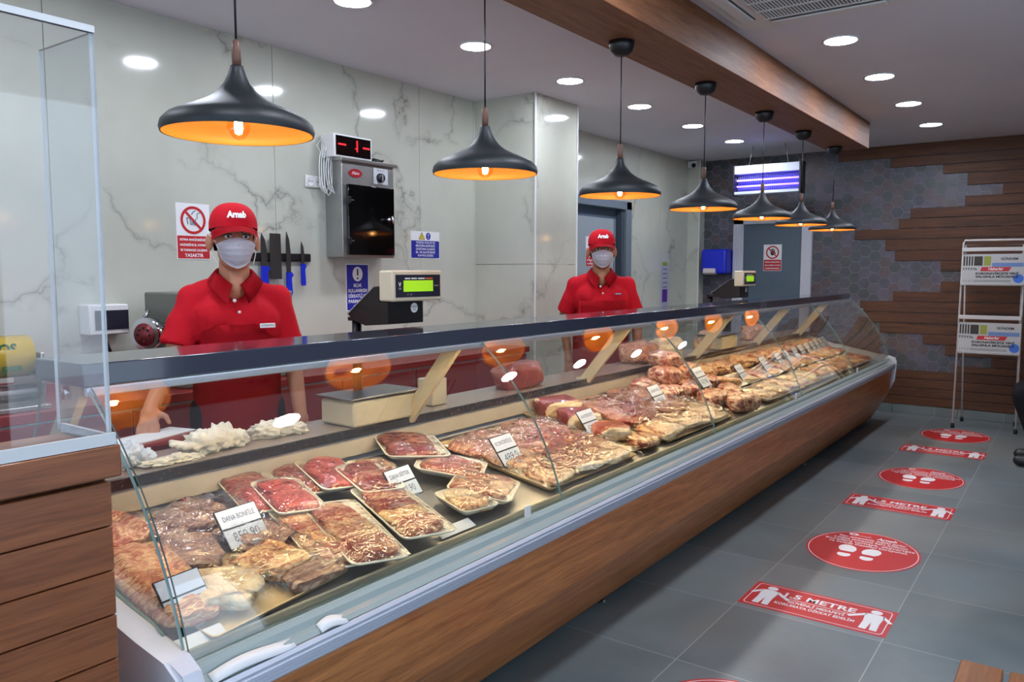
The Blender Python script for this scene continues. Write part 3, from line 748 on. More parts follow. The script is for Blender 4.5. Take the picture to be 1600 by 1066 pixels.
# wrapped foam trays
tr = [((1.545, 2.14), 0.175, 0.31, -15, 0.012, 'wrapped foam tray of sliced red meat, backmost on the left of the tray pile', [MINCE, BEEF], 2),
      ((1.745, 2.16), 0.18, 0.27, -15, 0.006, 'wrapped foam tray of red meat at the back of the pile, second from the left', [BEEF], 2),
      ((1.585, 2.03), 0.165, 0.26, -16, 0.030, 'small wrapped foam tray with one red cut, lying on the backmost left tray', [MINCE], 2),
      ((1.825, 2.10), 0.175, 0.27, -16, 0.028, 'wrapped foam tray with one dark red cut, in the middle of the back row', [MINCE], 2),
      ((1.885, 1.97), 0.17, 0.24, -16, 0.044, 'wrapped foam tray with glossy diced red meat, between back row and big front trays', [BEEFD, RIB], 3),
      ((1.50, 1.81), 0.13, 0.42, -16, 0.006, 'narrow wrapped foam tray of marinated meat right of the first price tag', [RIB, POUL], 4),
      ((1.60, 1.745), 0.185, 0.41, -19, 0.020, 'large wrapped foam tray of pink sliced meat at the front of the pile', [BEEF, LAMB, RIB], 3),
      ((1.815, 1.755), 0.195, 0.39, -17, 0.026, 'large wrapped foam tray with orange marinated meat left of the second price tag', [RIB, POUL, BEEFD], 4),
      ((2.02, 2.06), 0.17, 0.24, -14, 0.008, 'wrapped foam tray half hidden behind the second price tag', [BEEF, LAMB], 2)]
for c, w, l, yw, lf, lab, mf, n in tr: tray(c, w, l, yw, lf, lab, mf, pieces=n)
tray((2.26, 2.13), 0.26, 0.26, -30, 0.040, 'raised wrapped tray with two thick bright red beef cuts at the back', [BEEFD, BEEF], pieces=2, kind='')
tray((2.27, 1.93), 0.26, 0.20, -60, 0.022, 'wrapped foam tray of thin red beef strips behind the second price tag', [BEEF, RIB], pieces=4)
tray((2.23, 1.74), 0.24, 0.22, -64, 0.018, 'wrapped foam tray of fat edged chops at the front, left of the glass joint', [RIB, LAMB], pieces=3)
tray((2.09, 1.71), 0.17, 0.18, -10, 0.012, 'pale foam tray of light meat below the second price tag', [POUL, FATM], pieces=2)
# flat joints, second glass
sheet_tray((2.84, 1.90), 0.72, 0.58, 'tan tray under the flat beef flanks around the third price tag')
fl = [('flank_steak', 'broad flat beef flank at the back, behind the third price tag', (2.66, 2.05), (0.19, 0.115, 0.016), FLANK, 0.06, 21, 0.012, None),
      ('flank_steak', 'broad flat beef flank at the back, right of the third price tag', (3.01, 2.04), (0.17, 0.12, 0.016), FLANK, -0.1, 22, 0.016, None),
      ('flank_steak', 'flat red beef slab in the middle of the tray right of the third price tag', (2.93, 1.88), (0.22, 0.105, 0.014), BEEF, 0.15, 23, 0.026, None),
      ('flank_steak', 'flat tan and red slab at the right edge of the flank tray', (3.08, 1.80), (0.11, 0.13, 0.014), FLANK, -0.2, 29, 0.016, None),
      ('steak', 'bone steak with yellow fat rim at the front left of the flank tray', (2.60, 1.69), (0.12, 0.085, 0.013), CHOP, 0.2, 24, 0.014, FATM),
      ('steak', 'round steak with cream fat rim at the front middle of the flank tray', (2.81, 1.695), (0.12, 0.09, 0.014), BEEF, -0.1, 25, 0.022, FATM),
      ('steak', 'long steak with fat rim at the front right of the flank tray', (3.04, 1.68), (0.13, 0.075, 0.013), CHOP, 0.1, 26, 0.014, FATM),
      ('steak', 'thin rosy slice lying left of the third price tag', (2.60, 1.87), (0.12, 0.115, 0.012), LAMB, 0.4, 27, 0.022, None)]
for nm, lab, c, r_, m_, yw, sd, lf, m2 in fl: ml(nm, lab, 'meat', c, r_, m_, yw, sd, 0.14, lift=lf, m2=m2)
# red blocks and rumps
sheet_tray((3.36, 1.95), 0.30, 0.62, 'tan tray under the dark red beef blocks by the fourth price tag')
ml('beef_block', 'bright red beef block with cream side, backmost by the fourth price tag', 'meat', (3.38, 2.16), (0.13, 0.085, 0.05), BEEFD, -0.3, 31, 0.16, lift=0.012, m2=FATM)
ml('beef_block', 'dark red beef block in the middle, left of the fourth price tag', 'meat', (3.33, 2.00), (0.12, 0.075, 0.045), BEEFD, -0.35, 32, 0.16, lift=0.012, m2=FATM)
ml('beef_block', 'red beef block nearest the glass, below the fourth price tag', 'meat', (3.31, 1.82), (0.11, 0.075, 0.035), BEEF, -0.3, 33, 0.18, lift=0.012, m2=FATM)
ml('beef_block', 'small trimmed beef end with much fat in front of the fourth price tag', 'meat', (3.38, 1.67), (0.10, 0.055, 0.022), CHOP, -0.1, 34, 0.25, lift=0.012)
sheet_tray((3.98, 1.92), 0.88, 0.62, 'long tan tray under the big pale beef slabs around the fifth price tag')
bs = [((3.70, 2.09), (0.19, 0.125, 0.020), FLANK, 'large pale red beef slab at the back, right of the fourth price tag'), ((4.07, 2.08), (0.18, 0.12, 0.020), FLANK, 'large pale red beef slab at the back, behind the fifth price tag'),
      ((3.72, 1.91), (0.19, 0.115, 0.020), BEEF, 'smooth rosy beef slab in the middle, right of the fourth price tag'), ((4.07, 1.89), (0.18, 0.11, 0.018), FLANK, 'rosy beef slab in the middle, just left of the fifth price tag'),
      ((3.68, 1.72), (0.17, 0.10, 0.016), BELLY, 'fatty golden beef belly at the front, nearest the fourth price tag'), ((3.95, 1.71), (0.16, 0.095, 0.016), BELLY, 'fatty golden beef belly at the front middle of the long tan tray'), ((4.21, 1.70), (0.16, 0.10, 0.016), BELLY, 'beef belly with cream fat rim at the front, below the fifth price tag')]
for i, (c, r_, m_, lab) in enumerate(bs): ml('beef_slab', lab, 'meat', c, r_, m_, 0.12 * (-1) ** i, 40 + i, 0.15, lift=0.012 + 0.006 * (i % 2), m2=FATM if i > 3 else None, kind='fold' if i > 3 else '')
# stacked ribs
rs = [((4.38, 2.15), 0.0, 'rib roll at the back left of the stack'), ((4.60, 2.17), 0.0, 'rib roll at the back middle of the stack'), ((4.84, 2.17), 0.0, 'rib roll at the back right of the stack'), ((4.36, 1.99), 0.0, 'rib roll in the left middle of the stack'), ((4.60, 1.98), 0.0, 'rib roll directly behind the sixth price tag'), ((4.90, 2.0), 0.0, 'rib roll right of the sixth price tag in the middle row'),
      ((4.50, 2.09), 0.075, 'rib roll on the second layer, left'), ((4.76, 2.09), 0.075, 'rib roll on the second layer, right'), ((4.62, 2.14), 0.145, 'topmost fat marbled rib roll crowning the stack'),
      ((4.55, 1.80), 0.0, 'rib roll at the front left of the stack'), ((4.82, 1.80), 0.0, 'streaky rib roll in front of the sixth price tag'), ((4.66, 1.66), 0.0, 'bony rib end lowest at the front of the stack')]
for i, (c, lf, lab) in enumerate(rs): ml('rib_roll', 'red and cream ' + lab, 'meat', c, (0.125, 0.078, 0.048), RIBS, 0.25 * math.sin(i * 2.1), 60 + i, 0.16, 2.0, kind='roll', lift=lf + 0.004, m2=None)
# trays and piles towards the far end
rng = random.Random(3)
xpos = [(5.12, 'first'), (5.38, 'second'), (5.64, 'third'), (5.92, 'fourth'), (6.20, 'fifth'), (6.48, 'sixth'), (6.76, 'seventh'), (7.04, 'eighth'), (7.32, 'ninth'), (7.60, 'tenth'), (7.88, 'eleventh')]
fills = [[POUL, CHOP], [LAMB, FATM], [RIB, LAMB], [POUL, BELLY], [FATM, CHOP], [BELLY, RIB], [POUL, FATM], [CHOP], [LAMB], [POUL, RIB], [BEEF, LAMB]]
for i, (x, nm) in enumerate(xpos):
    tray((x, 1.71), 0.24, 0.24, rng.uniform(-8, 8), 0.004, nm + ' front row foam tray of pale chopped meat past the rib stack', fills[i], pieces=3, film=i < 5, kind='mince' if i in (2, 3, 5) else '')
    tray((x + 0.05, 1.93), 0.24, 0.20, rng.uniform(-6, 6), 0.012, nm + ' middle row foam tray of pale chopped meat past the rib stack', fills[(i + 3) % 11], pieces=3, film=False)
    ml('poultry_joint', nm + ' heaped pale joint at the back of the case past the rib stack', 'meat', (x, 2.13), (0.13, 0.085, 0.045), [POUL, BELLY, CHOP][i % 3], rng.uniform(-0.5, 0.5), 80 + i, 0.32, 2.6, kind='fold', lift=0.006)
ml('drumstick', 'pale drumstick lying left of the seventh price tag', 'meat', (5.05, 1.90), (0.11, 0.03, 0.024), POUL, -0.6, 99, 0.15, lift=0.045)
def film_sheet(c, w, l, lift, label, seed):
    b = B(); nx, ny = 36, 30; g = []
    for j in range(ny + 1):
        row = []
        for i in range(nx + 1):
            u, v = i / nx * 2 - 1, j / ny * 2 - 1
            q = Vector((u * w * 9 + seed, v * l * 9, seed)); e = min(1.0, (1 - abs(u)) * 8, (1 - abs(v)) * 8)
            zz = e * (lift + 0.014 * noise.noise(q) + 0.008 * noise.noise(q * 3.1)) + (1 - e) * 0.016
            row.append(b.bm.verts.new((u * w / 2 + 0.01 * noise.noise(q * 0.5), v * l / 2 + 0.008 * noise.noise(q * 0.6 + Vector((3, 3, 3))), zz)))
        g.append(row)
    for j in range(ny):
        for i in range(nx): b.face([g[j][i], g[j][i + 1], g[j + 1][i + 1], g[j + 1][i]], FILM, True)
    o = b.obj('plastic_sheet'); o.matrix_world = Matrix.Translation((c[0], c[1], dz(c[1]) + 0.006)) @ Matrix.Rotation(SL, 4, 'X')
    return tag(o, label, 'plastic sheet')
film_sheet((2.84, 1.87), 0.74, 0.60, 0.052, 'wrinkled clear plastic sheet over the flat flanks around the third price tag', 2)
film_sheet((3.98, 1.90), 0.88, 0.60, 0.056, 'wrinkled clear plastic sheet over the pale beef slabs around the fifth price tag', 5)
film_sheet((1.27, 1.90), 0.36, 0.56, 0.070, 'wrinkled clear plastic sheet over the offal at the near end', 9)
# price tags
def price_tag(x, y, l1, l2, label, s=1.0, lift=0.03, yaw=0.0, clear_=False):
    r = empty('price_tag', (x, y, dz(y) + lift), yaw); tag(r, label, 'price tag', None)
    T = Matrix.Rotation(math.radians(-36), 4, 'X')
    w, h = 0.118 * s, 0.098 * s
    M = T @ Matrix(((1, 0, 0, 0), (0, 0, -1, 0), (0, 1, 0, 0.035), (0, 0, 0, 1)))
    b = B(); b.box(-w / 2 - 0.003, -0.003, -0.004, w / 2 + 0.003, h + 0.003, 0.0, BLACK, 0, 1, M)
    o = b.obj('frame', r)
    b = B(); CW = mat('tag_card', (226, 232, 244), 0.35)
    b.box(-w / 2, h * 0.53, 0, w / 2, h, 0.0015, CW, 0, 1, M); b.box(-w / 2, 0, 0, w / 2, h * 0.48, 0.0015, mat('tag_card_low', (218, 226, 236), 0.3), 0, 1, M)
    b.text(l1, h * 0.2, 0, h * 0.76, 0.0020, mat('tag_ink', (60, 70, 110), 0.5), M, width=w * 0.8)
    b.text(l2, h * 0.36, 0, h * 0.24, 0.0020, mat('tag_ink_grey', (96, 104, 120), 0.5), M, width=w * 0.66)
    b.obj('card', r)
    b = B(); b.box(-0.012, -0.006, -lift - 0.0 + 0.0, 0.012, 0.004, 0.045, mat('clip_plastic', (210, 212, 210), 0.3), 0.003); b.obj('clip', r)
    return r
pts_ = [(1.335, 1.85, 'DANA BONFİLE', '859.90', 'white price tag at the near end, over the brown offal', 1.15), (1.955, 1.82, 'DANA BİFTEK', '479.90', 'white price tag second from the near end, over the wrapped foam trays', 1.1),
        (2.555, 1.81, 'KONTRFİLE', '489.0', 'white price tag third from the near end, stuck in front of the flat flanks', 1.05), (3.25, 1.83, 'ANTRİKOT', '52.90', 'white price tag fourth from the near end, beside the red beef blocks', 1.05),
        (4.10, 1.88, 'DANA DÖŞ', '45.90', 'white price tag fifth from the near end, left of the rib stack', 1.1), (4.68, 1.86, 'KABURGA', '47.90', 'white price tag sixth from the near end, on the rib stack', 1.15),
        (5.40, 1.86, 'PİRZOLA', '62.90', 'price tag seventh from the near end, right of the rib stack', 1.1), (5.96, 1.88, 'KUZU KOL', '58.90', 'price tag eighth from the near end', 1.1),
        (6.36, 1.90, 'KUZU BUT', '59.90', 'price tag ninth from the near end', 1.05), (6.62, 1.92, 'KIYMA', '44.90', 'price tag tenth from the near end', 1.0), (6.90, 1.93, 'KUŞBAŞI', '49.90', 'price tag seventh from the far end of the row', 1.0),
        (7.12, 1.94, 'SUCUK', '64.90', 'price tag sixth from the far end of the row', 1.0), (7.34, 1.95, 'KÖFTE', '46.90', 'price tag fifth from the far end of the row', 1.0), (7.54, 1.96, 'CİĞER', '39.90', 'price tag fourth from the far end of the row', 1.0),
        (7.72, 1.97, 'YÜREK', '29.90', 'price tag third from the far end of the row', 1.0), (7.90, 1.98, 'BÖBREK', '27.90', 'price tag second from the far end of the row', 1.0), (8.06, 1.99, 'KEMİK', '9.90', 'price tag at the far end of the row by the end glass', 1.0)]
for x, y, a, c_, lab, s in pts_: price_tag(x, y, a, c_, lab, s * (1.0 if x < 2.4 else 1.22), 0.008 if x < 4.3 or x > 5 else 0.055, 0.08)
o = price_tag(1.03, 1.655, ' ', 'BUT', 'greenish price tag leaning inside the near glass corner', 1.0, 0.0, 0.1)
# folded paper strips at the deck front and in the trough
for x0, y0, ln, lab in ((1.93, 1.622, 0.17, 'white paper slip at the deck front below the second price tag'), (1.0, 1.60, 0.12, 'white paper slip at the deck front in the near corner')):
    b = B(); b.box(-ln / 2, -0.02, 0, ln / 2, 0.02, 0.0015, WHITE); o = b.obj('paper_slip'); o.matrix_world = Matrix.Translation((x0, y0, dz(y0) + 0.008)) @ Matrix.Rotation(0.5, 4, 'X'); tag(o, lab, 'paper')
for x0, x1, lab in ((0.925, 1.14, 'long curled white strip on the glass channel at the near corner'), (1.215, 1.30, 'short white strip on the glass channel, right of the long one')):
    b = B(); n = 14
    for k in range(n):
        xa, xb = x0 + (x1 - x0) * k / n, x0 + (x1 - x0) * (k + 1) / n
        za, zb = 0.590 + 0.004 * math.sin(PI * 1.6 * k / n), 0.590 + 0.004 * math.sin(PI * 1.6 * (k + 1) / n)
        vs = [b.bm.verts.new(q) for q in ((xa, 1.437, za), (xb, 1.437, zb), (xb, 1.460, zb + 0.014 + 0.006 * math.sin(PI * (k + 1) / n)), (xa, 1.460, za + 0.014 + 0.006 * math.sin(PI * k / n)))]; b.face(vs, WHITE, True)
    bmesh.ops.remove_doubles(b.bm, verts=b.bm.verts[:], dist=1e-5); bmesh.ops.solidify(b.bm, geom=b.bm.faces[:], thickness=0.0015)
    tag(b.obj('plastic_strip'), lab, 'plastic strip')

# ------------------------------------------------------------------ things on the work shelf
def crumple(name, c, r, m, seed, label, cat, rz=0, fingers=False):
    b = B()
    def sh(cx, cy_, cz, rx, ry, rz_, sd):
        res = bmesh.ops.create_icosphere(b.bm, subdivisions=4, radius=1)
        for v in res['verts']:
            p = v.co.copy(); d = 1 + 0.45 * noise.noise(p * 3.2 + Vector((sd, 0, 0))) + 0.38 * abs(noise.noise(p * 5.5 + Vector((sd, 4, 0)))) - 0.12
            v.co = Vector((cx + p.x * rx * d, cy_ + p.y * ry * d, max(0.0, cz + p.z * rz_ * d)))
            for f in v.link_faces: f.smooth = True
    sh(-r[0] * 0.35, 0, r[2] * 0.6, r[0] * 0.62, r[1], r[2], seed)
    sh(r[0] * 0.2, 0.1 * r[1], r[2] * 0.5, r[0] * 0.55, r[1] * 0.8, r[2] * 1.25, seed + 3)
    sh(r[0] * 0.65, -0.1 * r[1], r[2] * 0.4, r[0] * 0.42, r[1] * 0.9, r[2] * 0.8, seed + 5)
    if fingers:
        for k in range(4):
            b.cap((-r[0] * 0.8, -0.02 + k * 0.014, r[2] * 0.7), (-r[0] * 0.8 - 0.05 - 0.008 * (k % 3), -0.028 + k * 0.02, r[2] * (0.8 + 0.1 * k)), 0.010, 0.008, m, 10)
    b.mi(m); o = b.obj(name); o.location = c; o.rotation_euler = (0, 0, rz); return tag(o, label, cat)
crumple('glove', (1.55, 2.36, 0.851), (0.12, 0.055, 0.045), GLOVE, 2, 'crumpled white glove with fingers pointing left on the work shelf', 'glove', 0.15, True)
crumple('glove', (1.82, 2.38, 0.851), (0.11, 0.05, 0.035), GLOVE, 5, 'crumpled white glove lying flat, right of the one with raised fingers', 'glove', -0.1)
crumple('plastic_bag', (1.25, 2.37, 0.851), (0.08, 0.05, 0.040), mat('bag_white', (200, 206, 214), 0.3), 8, 'small crumpled white plastic bag at the near end of the work shelf', 'plastic bag')
crumple('glove', (1.36, 2.30, 0.851), (0.10, 0.03, 0.014), GLOVE, 9, 'flat cream glove between the white bag and the gloves', 'glove')
for x, m_, lab in ((3.35, BEEFD, 'dark red joint lying on the work shelf before the second support arm'), (4.75, RIB, 'marbled red joint on the work shelf by the third support arm'), (5.15, FATM, 'pale fat trimming on the work shelf by the third support arm'), (5.95, POUL, 'large pale bagged joint on the work shelf between third and fourth arm'), (6.95, LAMB, 'pale bagged joint on the work shelf past the fourth support arm')):
    o = lump('meat_joint', (0, 0), (0.17, 0.085, 0.075), m_, 0.2, int(x * 10), 0.2, detail=4); o.matrix_world = Matrix.Translation((x, 2.385, 0.851)); tag(o, lab, 'meat')
# papers on a red board
b = B(); b.box(1.12, 2.52, 0.86, 1.62, 2.70, 0.875, MAROON, 0.003); b.box(1.14, 2.535, 0.02, 1.17, 2.565, 0.86, STEEL); b.box(1.57, 2.535, 0.02, 1.60, 2.565, 0.86, STEEL); b.box(1.14, 2.66, 0.02, 1.17, 2.69, 0.86, STEEL); b.box(1.57, 2.66, 0.02, 1.60, 2.69, 0.86, STEEL)
tag(b.obj('cutting_table'), 'narrow red topped cutting table behind the near end of the case', 'table')
b = B(); b.box(-0.17, -0.06, 0, 0.17, 0.06, 0.004, WHITE); o = b.obj('paper_sheet'); o.location = (1.45, 2.61, 0.8755); o.rotation_euler = (0, 0, 0.25); tag(o, 'stack of white wrapping paper on the red cutting table', 'paper')
# scales
def scale(x, y, yaw, label, sc=1.0):
    r = empty('scale', (x, y, 0.851), yaw); tag(r, label, 'scale')
    b = B(); b.box(-0.17, -0.10, 0.0, 0.17, 0.10, 0.10, CREAM, 0.012); b.obj('body', r)
    b = B(); b.box(-0.19, -0.11, 0.108, 0.19, 0.11, 0.116, STEEL, 0.003); b.box(-0.03, -0.03, 0.10, 0.03, 0.03, 0.109, STEEL); b.obj('weighing_plate', r)
    b = B(); b.tube([(0.0, 0.07, 0.1), (0.0, 0.07, 0.415)], 0.02, BLACK, 12); b.box(-0.03, -0.02, 0.40, 0.03, 0.09, 0.415, BLACK); b.obj('post', r)
    # black housing with slanted keyboard
    b = B(); b.prism([(-0.105, 0.40), (0.10, 0.40), (0.115, 0.49), (-0.075, 0.49), (-0.02, 0.49), (-0.075, 0.49)][:3] + [(-0.02, 0.52), (-0.12, 0.44)], -0.15, 0.15, BLACK, 'x')
    b.bm.free()
    b = B()
    Mh = Matrix.Translation((0.0, -0.12, 0.0))
    b.prism([(0.03, 0.428), (-0.118, 0.535), (-0.148, 0.540), (-0.148, 0.483), (-0.196, 0.481), (-0.196, 0.398), (-0.07, 0.3885), (-0.02, 0.402)], -0.080, 0.110, BLACK, 'x')
    hd = b.obj('housing', r)
    b = B(); b.prism([(0.032, 0.4295), (-0.118, 0.5365), (-0.122, 0.541), (0.030, 0.4345)], -0.084, 0.112, mat('keyboard_edge', (170, 170, 168), 0.4), 'x'); b.obj('keyboard', r)
    b = B(); Mf = Matrix.Translation((0.0, -0.196, 0.0)) @ Matrix(((1, 0, 0, 0), (0, 0, -1, 0), (0, 1, 0, 0), (0, 0, 0, 1)))
    b.disc(0.06, 0.457, 0.019, 0.019, 0, 0.002, WHITEP, Mf, 20); b.text('TURKİ', 0.011, 0.06, 0.461, 0.0026, BLKP, Mf); b.text('KG', 0.012, 0.06, 0.449, 0.0026, BLKP, Mf); b.obj('round_sticker', r)
    # display head
    b = B(); b.box(-0.083, -0.225, 0.484, 0.193, -0.150, 0.602, CREAM, 0.008); hd = b.obj('display_head', r)
    Md = Matrix.Translation((0.055, -0.2255, 0.543)) @ Matrix(((1, 0, 0, 0), (0, 0, -1, 0), (0, 1, 0, 0), (0, 0, 0, 1)))
    b = B(); b.box(-0.122, -0.043, 0, 0.122, 0.043, 0.002, mat('display_bezel', (34, 36, 52), 0.3), 0, 1, Md)
    for k, (xx, w, mm) in enumerate(((-0.06, 0.028, WHITE), (-0.025, 0.03, WHITE), (0.015, 0.036, WHITE), (0.058, 0.04, mat('orange_print', (230, 110, 50), 0.5)))):
        b.box(xx - w / 2, 0.026, 0.002, xx + w / 2, 0.031, 0.0025, mm, 0, 1, Md)
    b.text('V', 0.022, -0.102, 0.005, 0.0028, WHITE, Md, bold=0.0008); b.text('CAS', 0.008, -0.102, -0.010, 0.0028, WHITE, Md); b.text('POSCALE', 0.006, 0.1, 0.0, 0.0028, WHITE, Md); b.text('0 T    KG', 0.007, -0.05, -0.033, 0.0028, WHITE, Md)
    b.obj('bezel', hd)
    b = B(); b.box(-0.082, -0.022, 0.002, 0.080, 0.021, 0.003, mat('lcd_green', (150, 200, 40), 0.3, emis=(150, 215, 30), estr=0.55), 0, 1, Md); b.obj('screen', hd)
    return r
scale(2.24, 2.33, -0.03, 'cream scale with lit green display and black housing beside the first butcher')
scale(5.98, 2.33, 0.0, 'cream and black scale in front of the far grey door')
# far bits on the work shelf: steel boxes
b = B()
for k, (x, w, h) in enumerate(((2.62, 0.10, 0.12),)):
    b.box(x, 2.33, 0.851, x + w, 2.42, 0.851 + h, CREAM, 0.006)
tag(b.obj('plastic_container'), 'cream plastic container on the work shelf right of the near scale', 'container')

# ------------------------------------------------------------------ back counter and machines
r = empty('back_counter', (1.2, 3.5, 0), 0, 'maroon topped work counter along the marble wall', 'counter')
b = B(); b.box(-2.4, -0.26, 0.87, 3.5, 0.295, 0.91, MAROON, 0.004); b.box(-2.4, 0.275, 0.91, 3.5, 0.295, 0.965, MAROON); b.obj('worktop', r)
for k in range(5):
    x0 = -2.38 + k * 1.17
    b = B(); b.box(x0 + 0.004, -0.24, 0.02, x0 + 1.166, 0.28, 0.868, GREYW); o = b.obj('cabinet_body', r)
    for j in (0, 1):
        b = B(); b.box(x0 + 0.01 + j * 0.582, -0.258, 0.06, x0 + 0.584 + j * 0.578, -0.241, 0.86, mat('cabinet_door_red', (120, 30, 34), 0.4), 0.003); b.obj('cabinet_door', o)
# mincer
r = empty('meat_mincer', (2.04, 3.42, 0.911), 0, 'steel meat mincer behind the first butcher', 'meat mincer')
b = B(); b.box(0.0, -0.10, 0.0, 0.62, 0.22, 0.44, mat('dull_steel', (118, 120, 112), 0.5, 0.4), 0.008); b.obj('housing', r)
b = B(); b.tube([(0.0, 0.05, 0.26), (-0.09, 0.02, 0.255)], 0.045, CHROME, 20); b.tube([(-0.075, 0.025, 0.256), (-0.125, 0.005, 0.254)], 0.075, CHROME, 28); hd = b.obj('mincing_head', r)
Mh = (Vector((-0.05, -0.02, 0)).to_track_quat('Z', 'Y')).to_matrix()
b = B(); b.lathe([(0.0005, 0.004), (0.052, 0.004), (0.052, 0.0)], (-0.126, 0.005, 0.254), mat('mincer_plate', (120, 40, 44), 0.35, 0.4), 24, Mh, True, True)
for a in range(8): b.lathe([(0.0005, 0.0065), (0.006, 0.0065), (0.006, 0.003)], Vector((-0.126, 0.005, 0.254)) + Mh @ Vector((0.032 * math.cos(a * PI / 4), 0.032 * math.sin(a * PI / 4), 0)), BLACK, 8, Mh, True, True)
b.obj('mincing_plate', hd)
b = B(); b.tube([(-0.10, 0.04, 0.33), (-0.07, 0.06, 0.36)], [0.010, 0.007], CHROME, 10); b.tube([(-0.05, -0.03, 0.29), (0.03, -0.06, 0.31)], 0.009, CHROME, 10); b.obj('locking_lever', hd)
# plug box / control box on the wall
r = empty('fuse_box', (1.89, 3.79, 1.22), 0, 'white wall box with dark window left of the mincer', 'fuse box')
b = B(); b.box(-0.08, -0.09, -0.065, 0.105, 0.008, 0.075, WHITEP, 0.006); b.obj('box', r)
b = B(); b.box(-0.055, -0.094, -0.042, 0.102, -0.088, 0.048, mat('dark_window', (40, 38, 52), 0.15)); b.obj('window', r)
b = B(); b.tube([(0.0, -0.05, -0.065), (0.02, -0.055, -0.13), (0.05, -0.05, -0.2), (0.07, -0.03, -0.25)], 0.008, BLACK); b.obj('cable', r)
# film dispenser
r = empty('film_dispenser', (1.225, 3.48, 0.911), 0, 'wrapping dispenser with yellow printed film roll on the back counter', 'film dispenser')
b = B(); b.box(-0.40, -0.2, 0.0, 0.22, 0.12, 0.02, BRUSH, 0.004)
b.box(0.205, -0.16, 0.0, 0.22, 0.10, 0.22, STEEL, 0.004); b.box(-0.40, -0.16, 0.0, -0.385, 0.10, 0.22, STEEL, 0.004); b.obj('frame', r)
YF = mat('yellow_film', (190, 160, 30), 0.25, coat=0.4)
b = B(); b.tube([(-0.37, -0.06, 0.205), (0.195, -0.06, 0.205)], 0.083, YF, 32); o = b.obj('film_roll', r)
Mt = Matrix.Translation((0.0, -0.136, 0.205)) @ Matrix(((1, 0, 0, 0), (0, 0, -1, 0), (0, 1, 0, 0), (0, 0, 0, 1)))
b = B(); b.text('DIPOS', 0.05, 0.06, 0.035, 0.000, mat('green_print', (40, 90, 40), 0.5), Mt, bold=0.002); b.text('pos', 0.05, 0.11, -0.035, 0.001, MATS['green_print'], Mt, bold=0.002); b.obj('print', o)
b = B(); b.tube([(-0.37, -0.11, 0.065), (0.195, -0.11, 0.065)], 0.035, clear('clear_wrap', (225, 225, 225), 0.2, 1.5, 0.4, 3.0), 20); b.tube([(-0.39, -0.11, 0.065), (0.21, -0.11, 0.065)], 0.012, WHITEP, 10); b.obj('clear_roll', r)

# ------------------------------------------------------------------ wall items
def no_sign(b, M, cx, cy_, R0, pict):
    b.ringflat(cx, cy_, R0 * 0.8, R0, 0.0022, REDP, M)
    if pict == 'hand':
        b.disc(cx, cy_ - R0 * 0.1, R0 * 0.32, R0 * 0.36, 0.001, 0.0016, BLKP, M, 16)
        for k in range(4): b.box(cx - R0 * 0.3 + k * R0 * 0.17, cy_, 0.001, cx - R0 * 0.18 + k * R0 * 0.17, cy_ + R0 * (0.48 + 0.1 * (k in (1, 2))), 0.0016, BLKP, 0, 1, M)
        b.box(cx + R0 * 0.25, cy_ - R0 * 0.2, 0.001, cx + R0 * 0.48, cy_ - R0 * 0.02, 0.0016, BLKP, 0, 1, M)
    else:
        for pts in ([(-.5, .15), (-.25, .15), (-.2, -.3), (.15, -.35), (.2, .1), (.32, .1), (.32, .45), (.6, .6)], [(-.5, .15), (-.42, -.3)], [(-.12, .4), (.05, .62), (.2, .66)], [(-.1, -.05), (-.1, -.25)], [(0, -.05), (0, -.25)], [(.1, -.05), (.1, -.25)]):
            b.tube([M @ Vector((cx + q[0] * R0, cy_ + q[1] * R0, 0.0015)) for q in pts], R0 * 0.03, mat('teal_print', (30, 80, 100), 0.5), 4)
    Mr = M @ Matrix.Translation((cx, cy_, 0)) @ Matrix.Rotation(-PI / 4, 4, 'Z')
    b.box(-R0 * 0.88, -R0 * 0.09, 0.001, R0 * 0.88, R0 * 0.09, 0.0026, REDP, 0, 1, Mr)
def prohibition(M, w, h, lines, pict, label, nm='safety_sign'):
    b = B(); b.box(-w / 2, -h / 2, -0.001, w / 2, h / 2, 0.0005, WHITE, 0, 1, M)
    b.box(-w / 2 + 0.004, -h / 2 + 0.004, 0, w / 2 - 0.004, -h / 2 + h * 0.42, 0.001, REDP, 0, 1, M)
    no_sign(b, M, 0, h * 0.20, min(w * 0.40, h * 0.25), pict)
    n = len(lines)
    for i, t in enumerate(lines):
        big = (i == n - 1 and pict != 'hand')
        yy = -h / 2 + h * 0.42 * (1 - (i + 0.75) / (n + 0.5))
        b.text(t, h * (0.085 if big else 0.055), 0, yy, 0.0016, WHITE, M, bold=0.0006, width=w * (0.56 if big else 0.82))
    return tag(b.obj(nm), label, 'sign')
prohibition(frame_back(2.412, 1.657, YB - 0.002), 0.192, 0.29, ['KIYMA MAKİNESİNİN', 'HAZNESİNE EL SOKMAK', 'VE TOKMAKSIZ ÇALIŞMAK', 'YASAKTIR'], 'mincer', 'red and white prohibition sign left of the first butcher')
prohibition(frame_end(2.842, 1.60, XE - 0.042), 0.20, 0.29, ['PERSONELDEN', 'BAŞKASI', 'GİREMEZ'], 'hand', 'red and white no entry sign on the far grey door')
prohibition(frame_back(6.55, 1.635, YB - 0.002), 0.36 * 0.7, 0.28, ['PERSONELDEN', 'BAŞKASI', 'GİREMEZ'], 'hand', 'red and white no entry sign behind the second butcher')
b = B(); M = frame_back(3.56, 1.347, YB - 0.002); b.box(-0.098, -0.15, -0.001, 0.098, 0.15, 0.0005, WHITE, 0, 1, M); b.box(-0.092, -0.144, 0, 0.092, 0.144, 0.001, BLUEP, 0, 1, M)
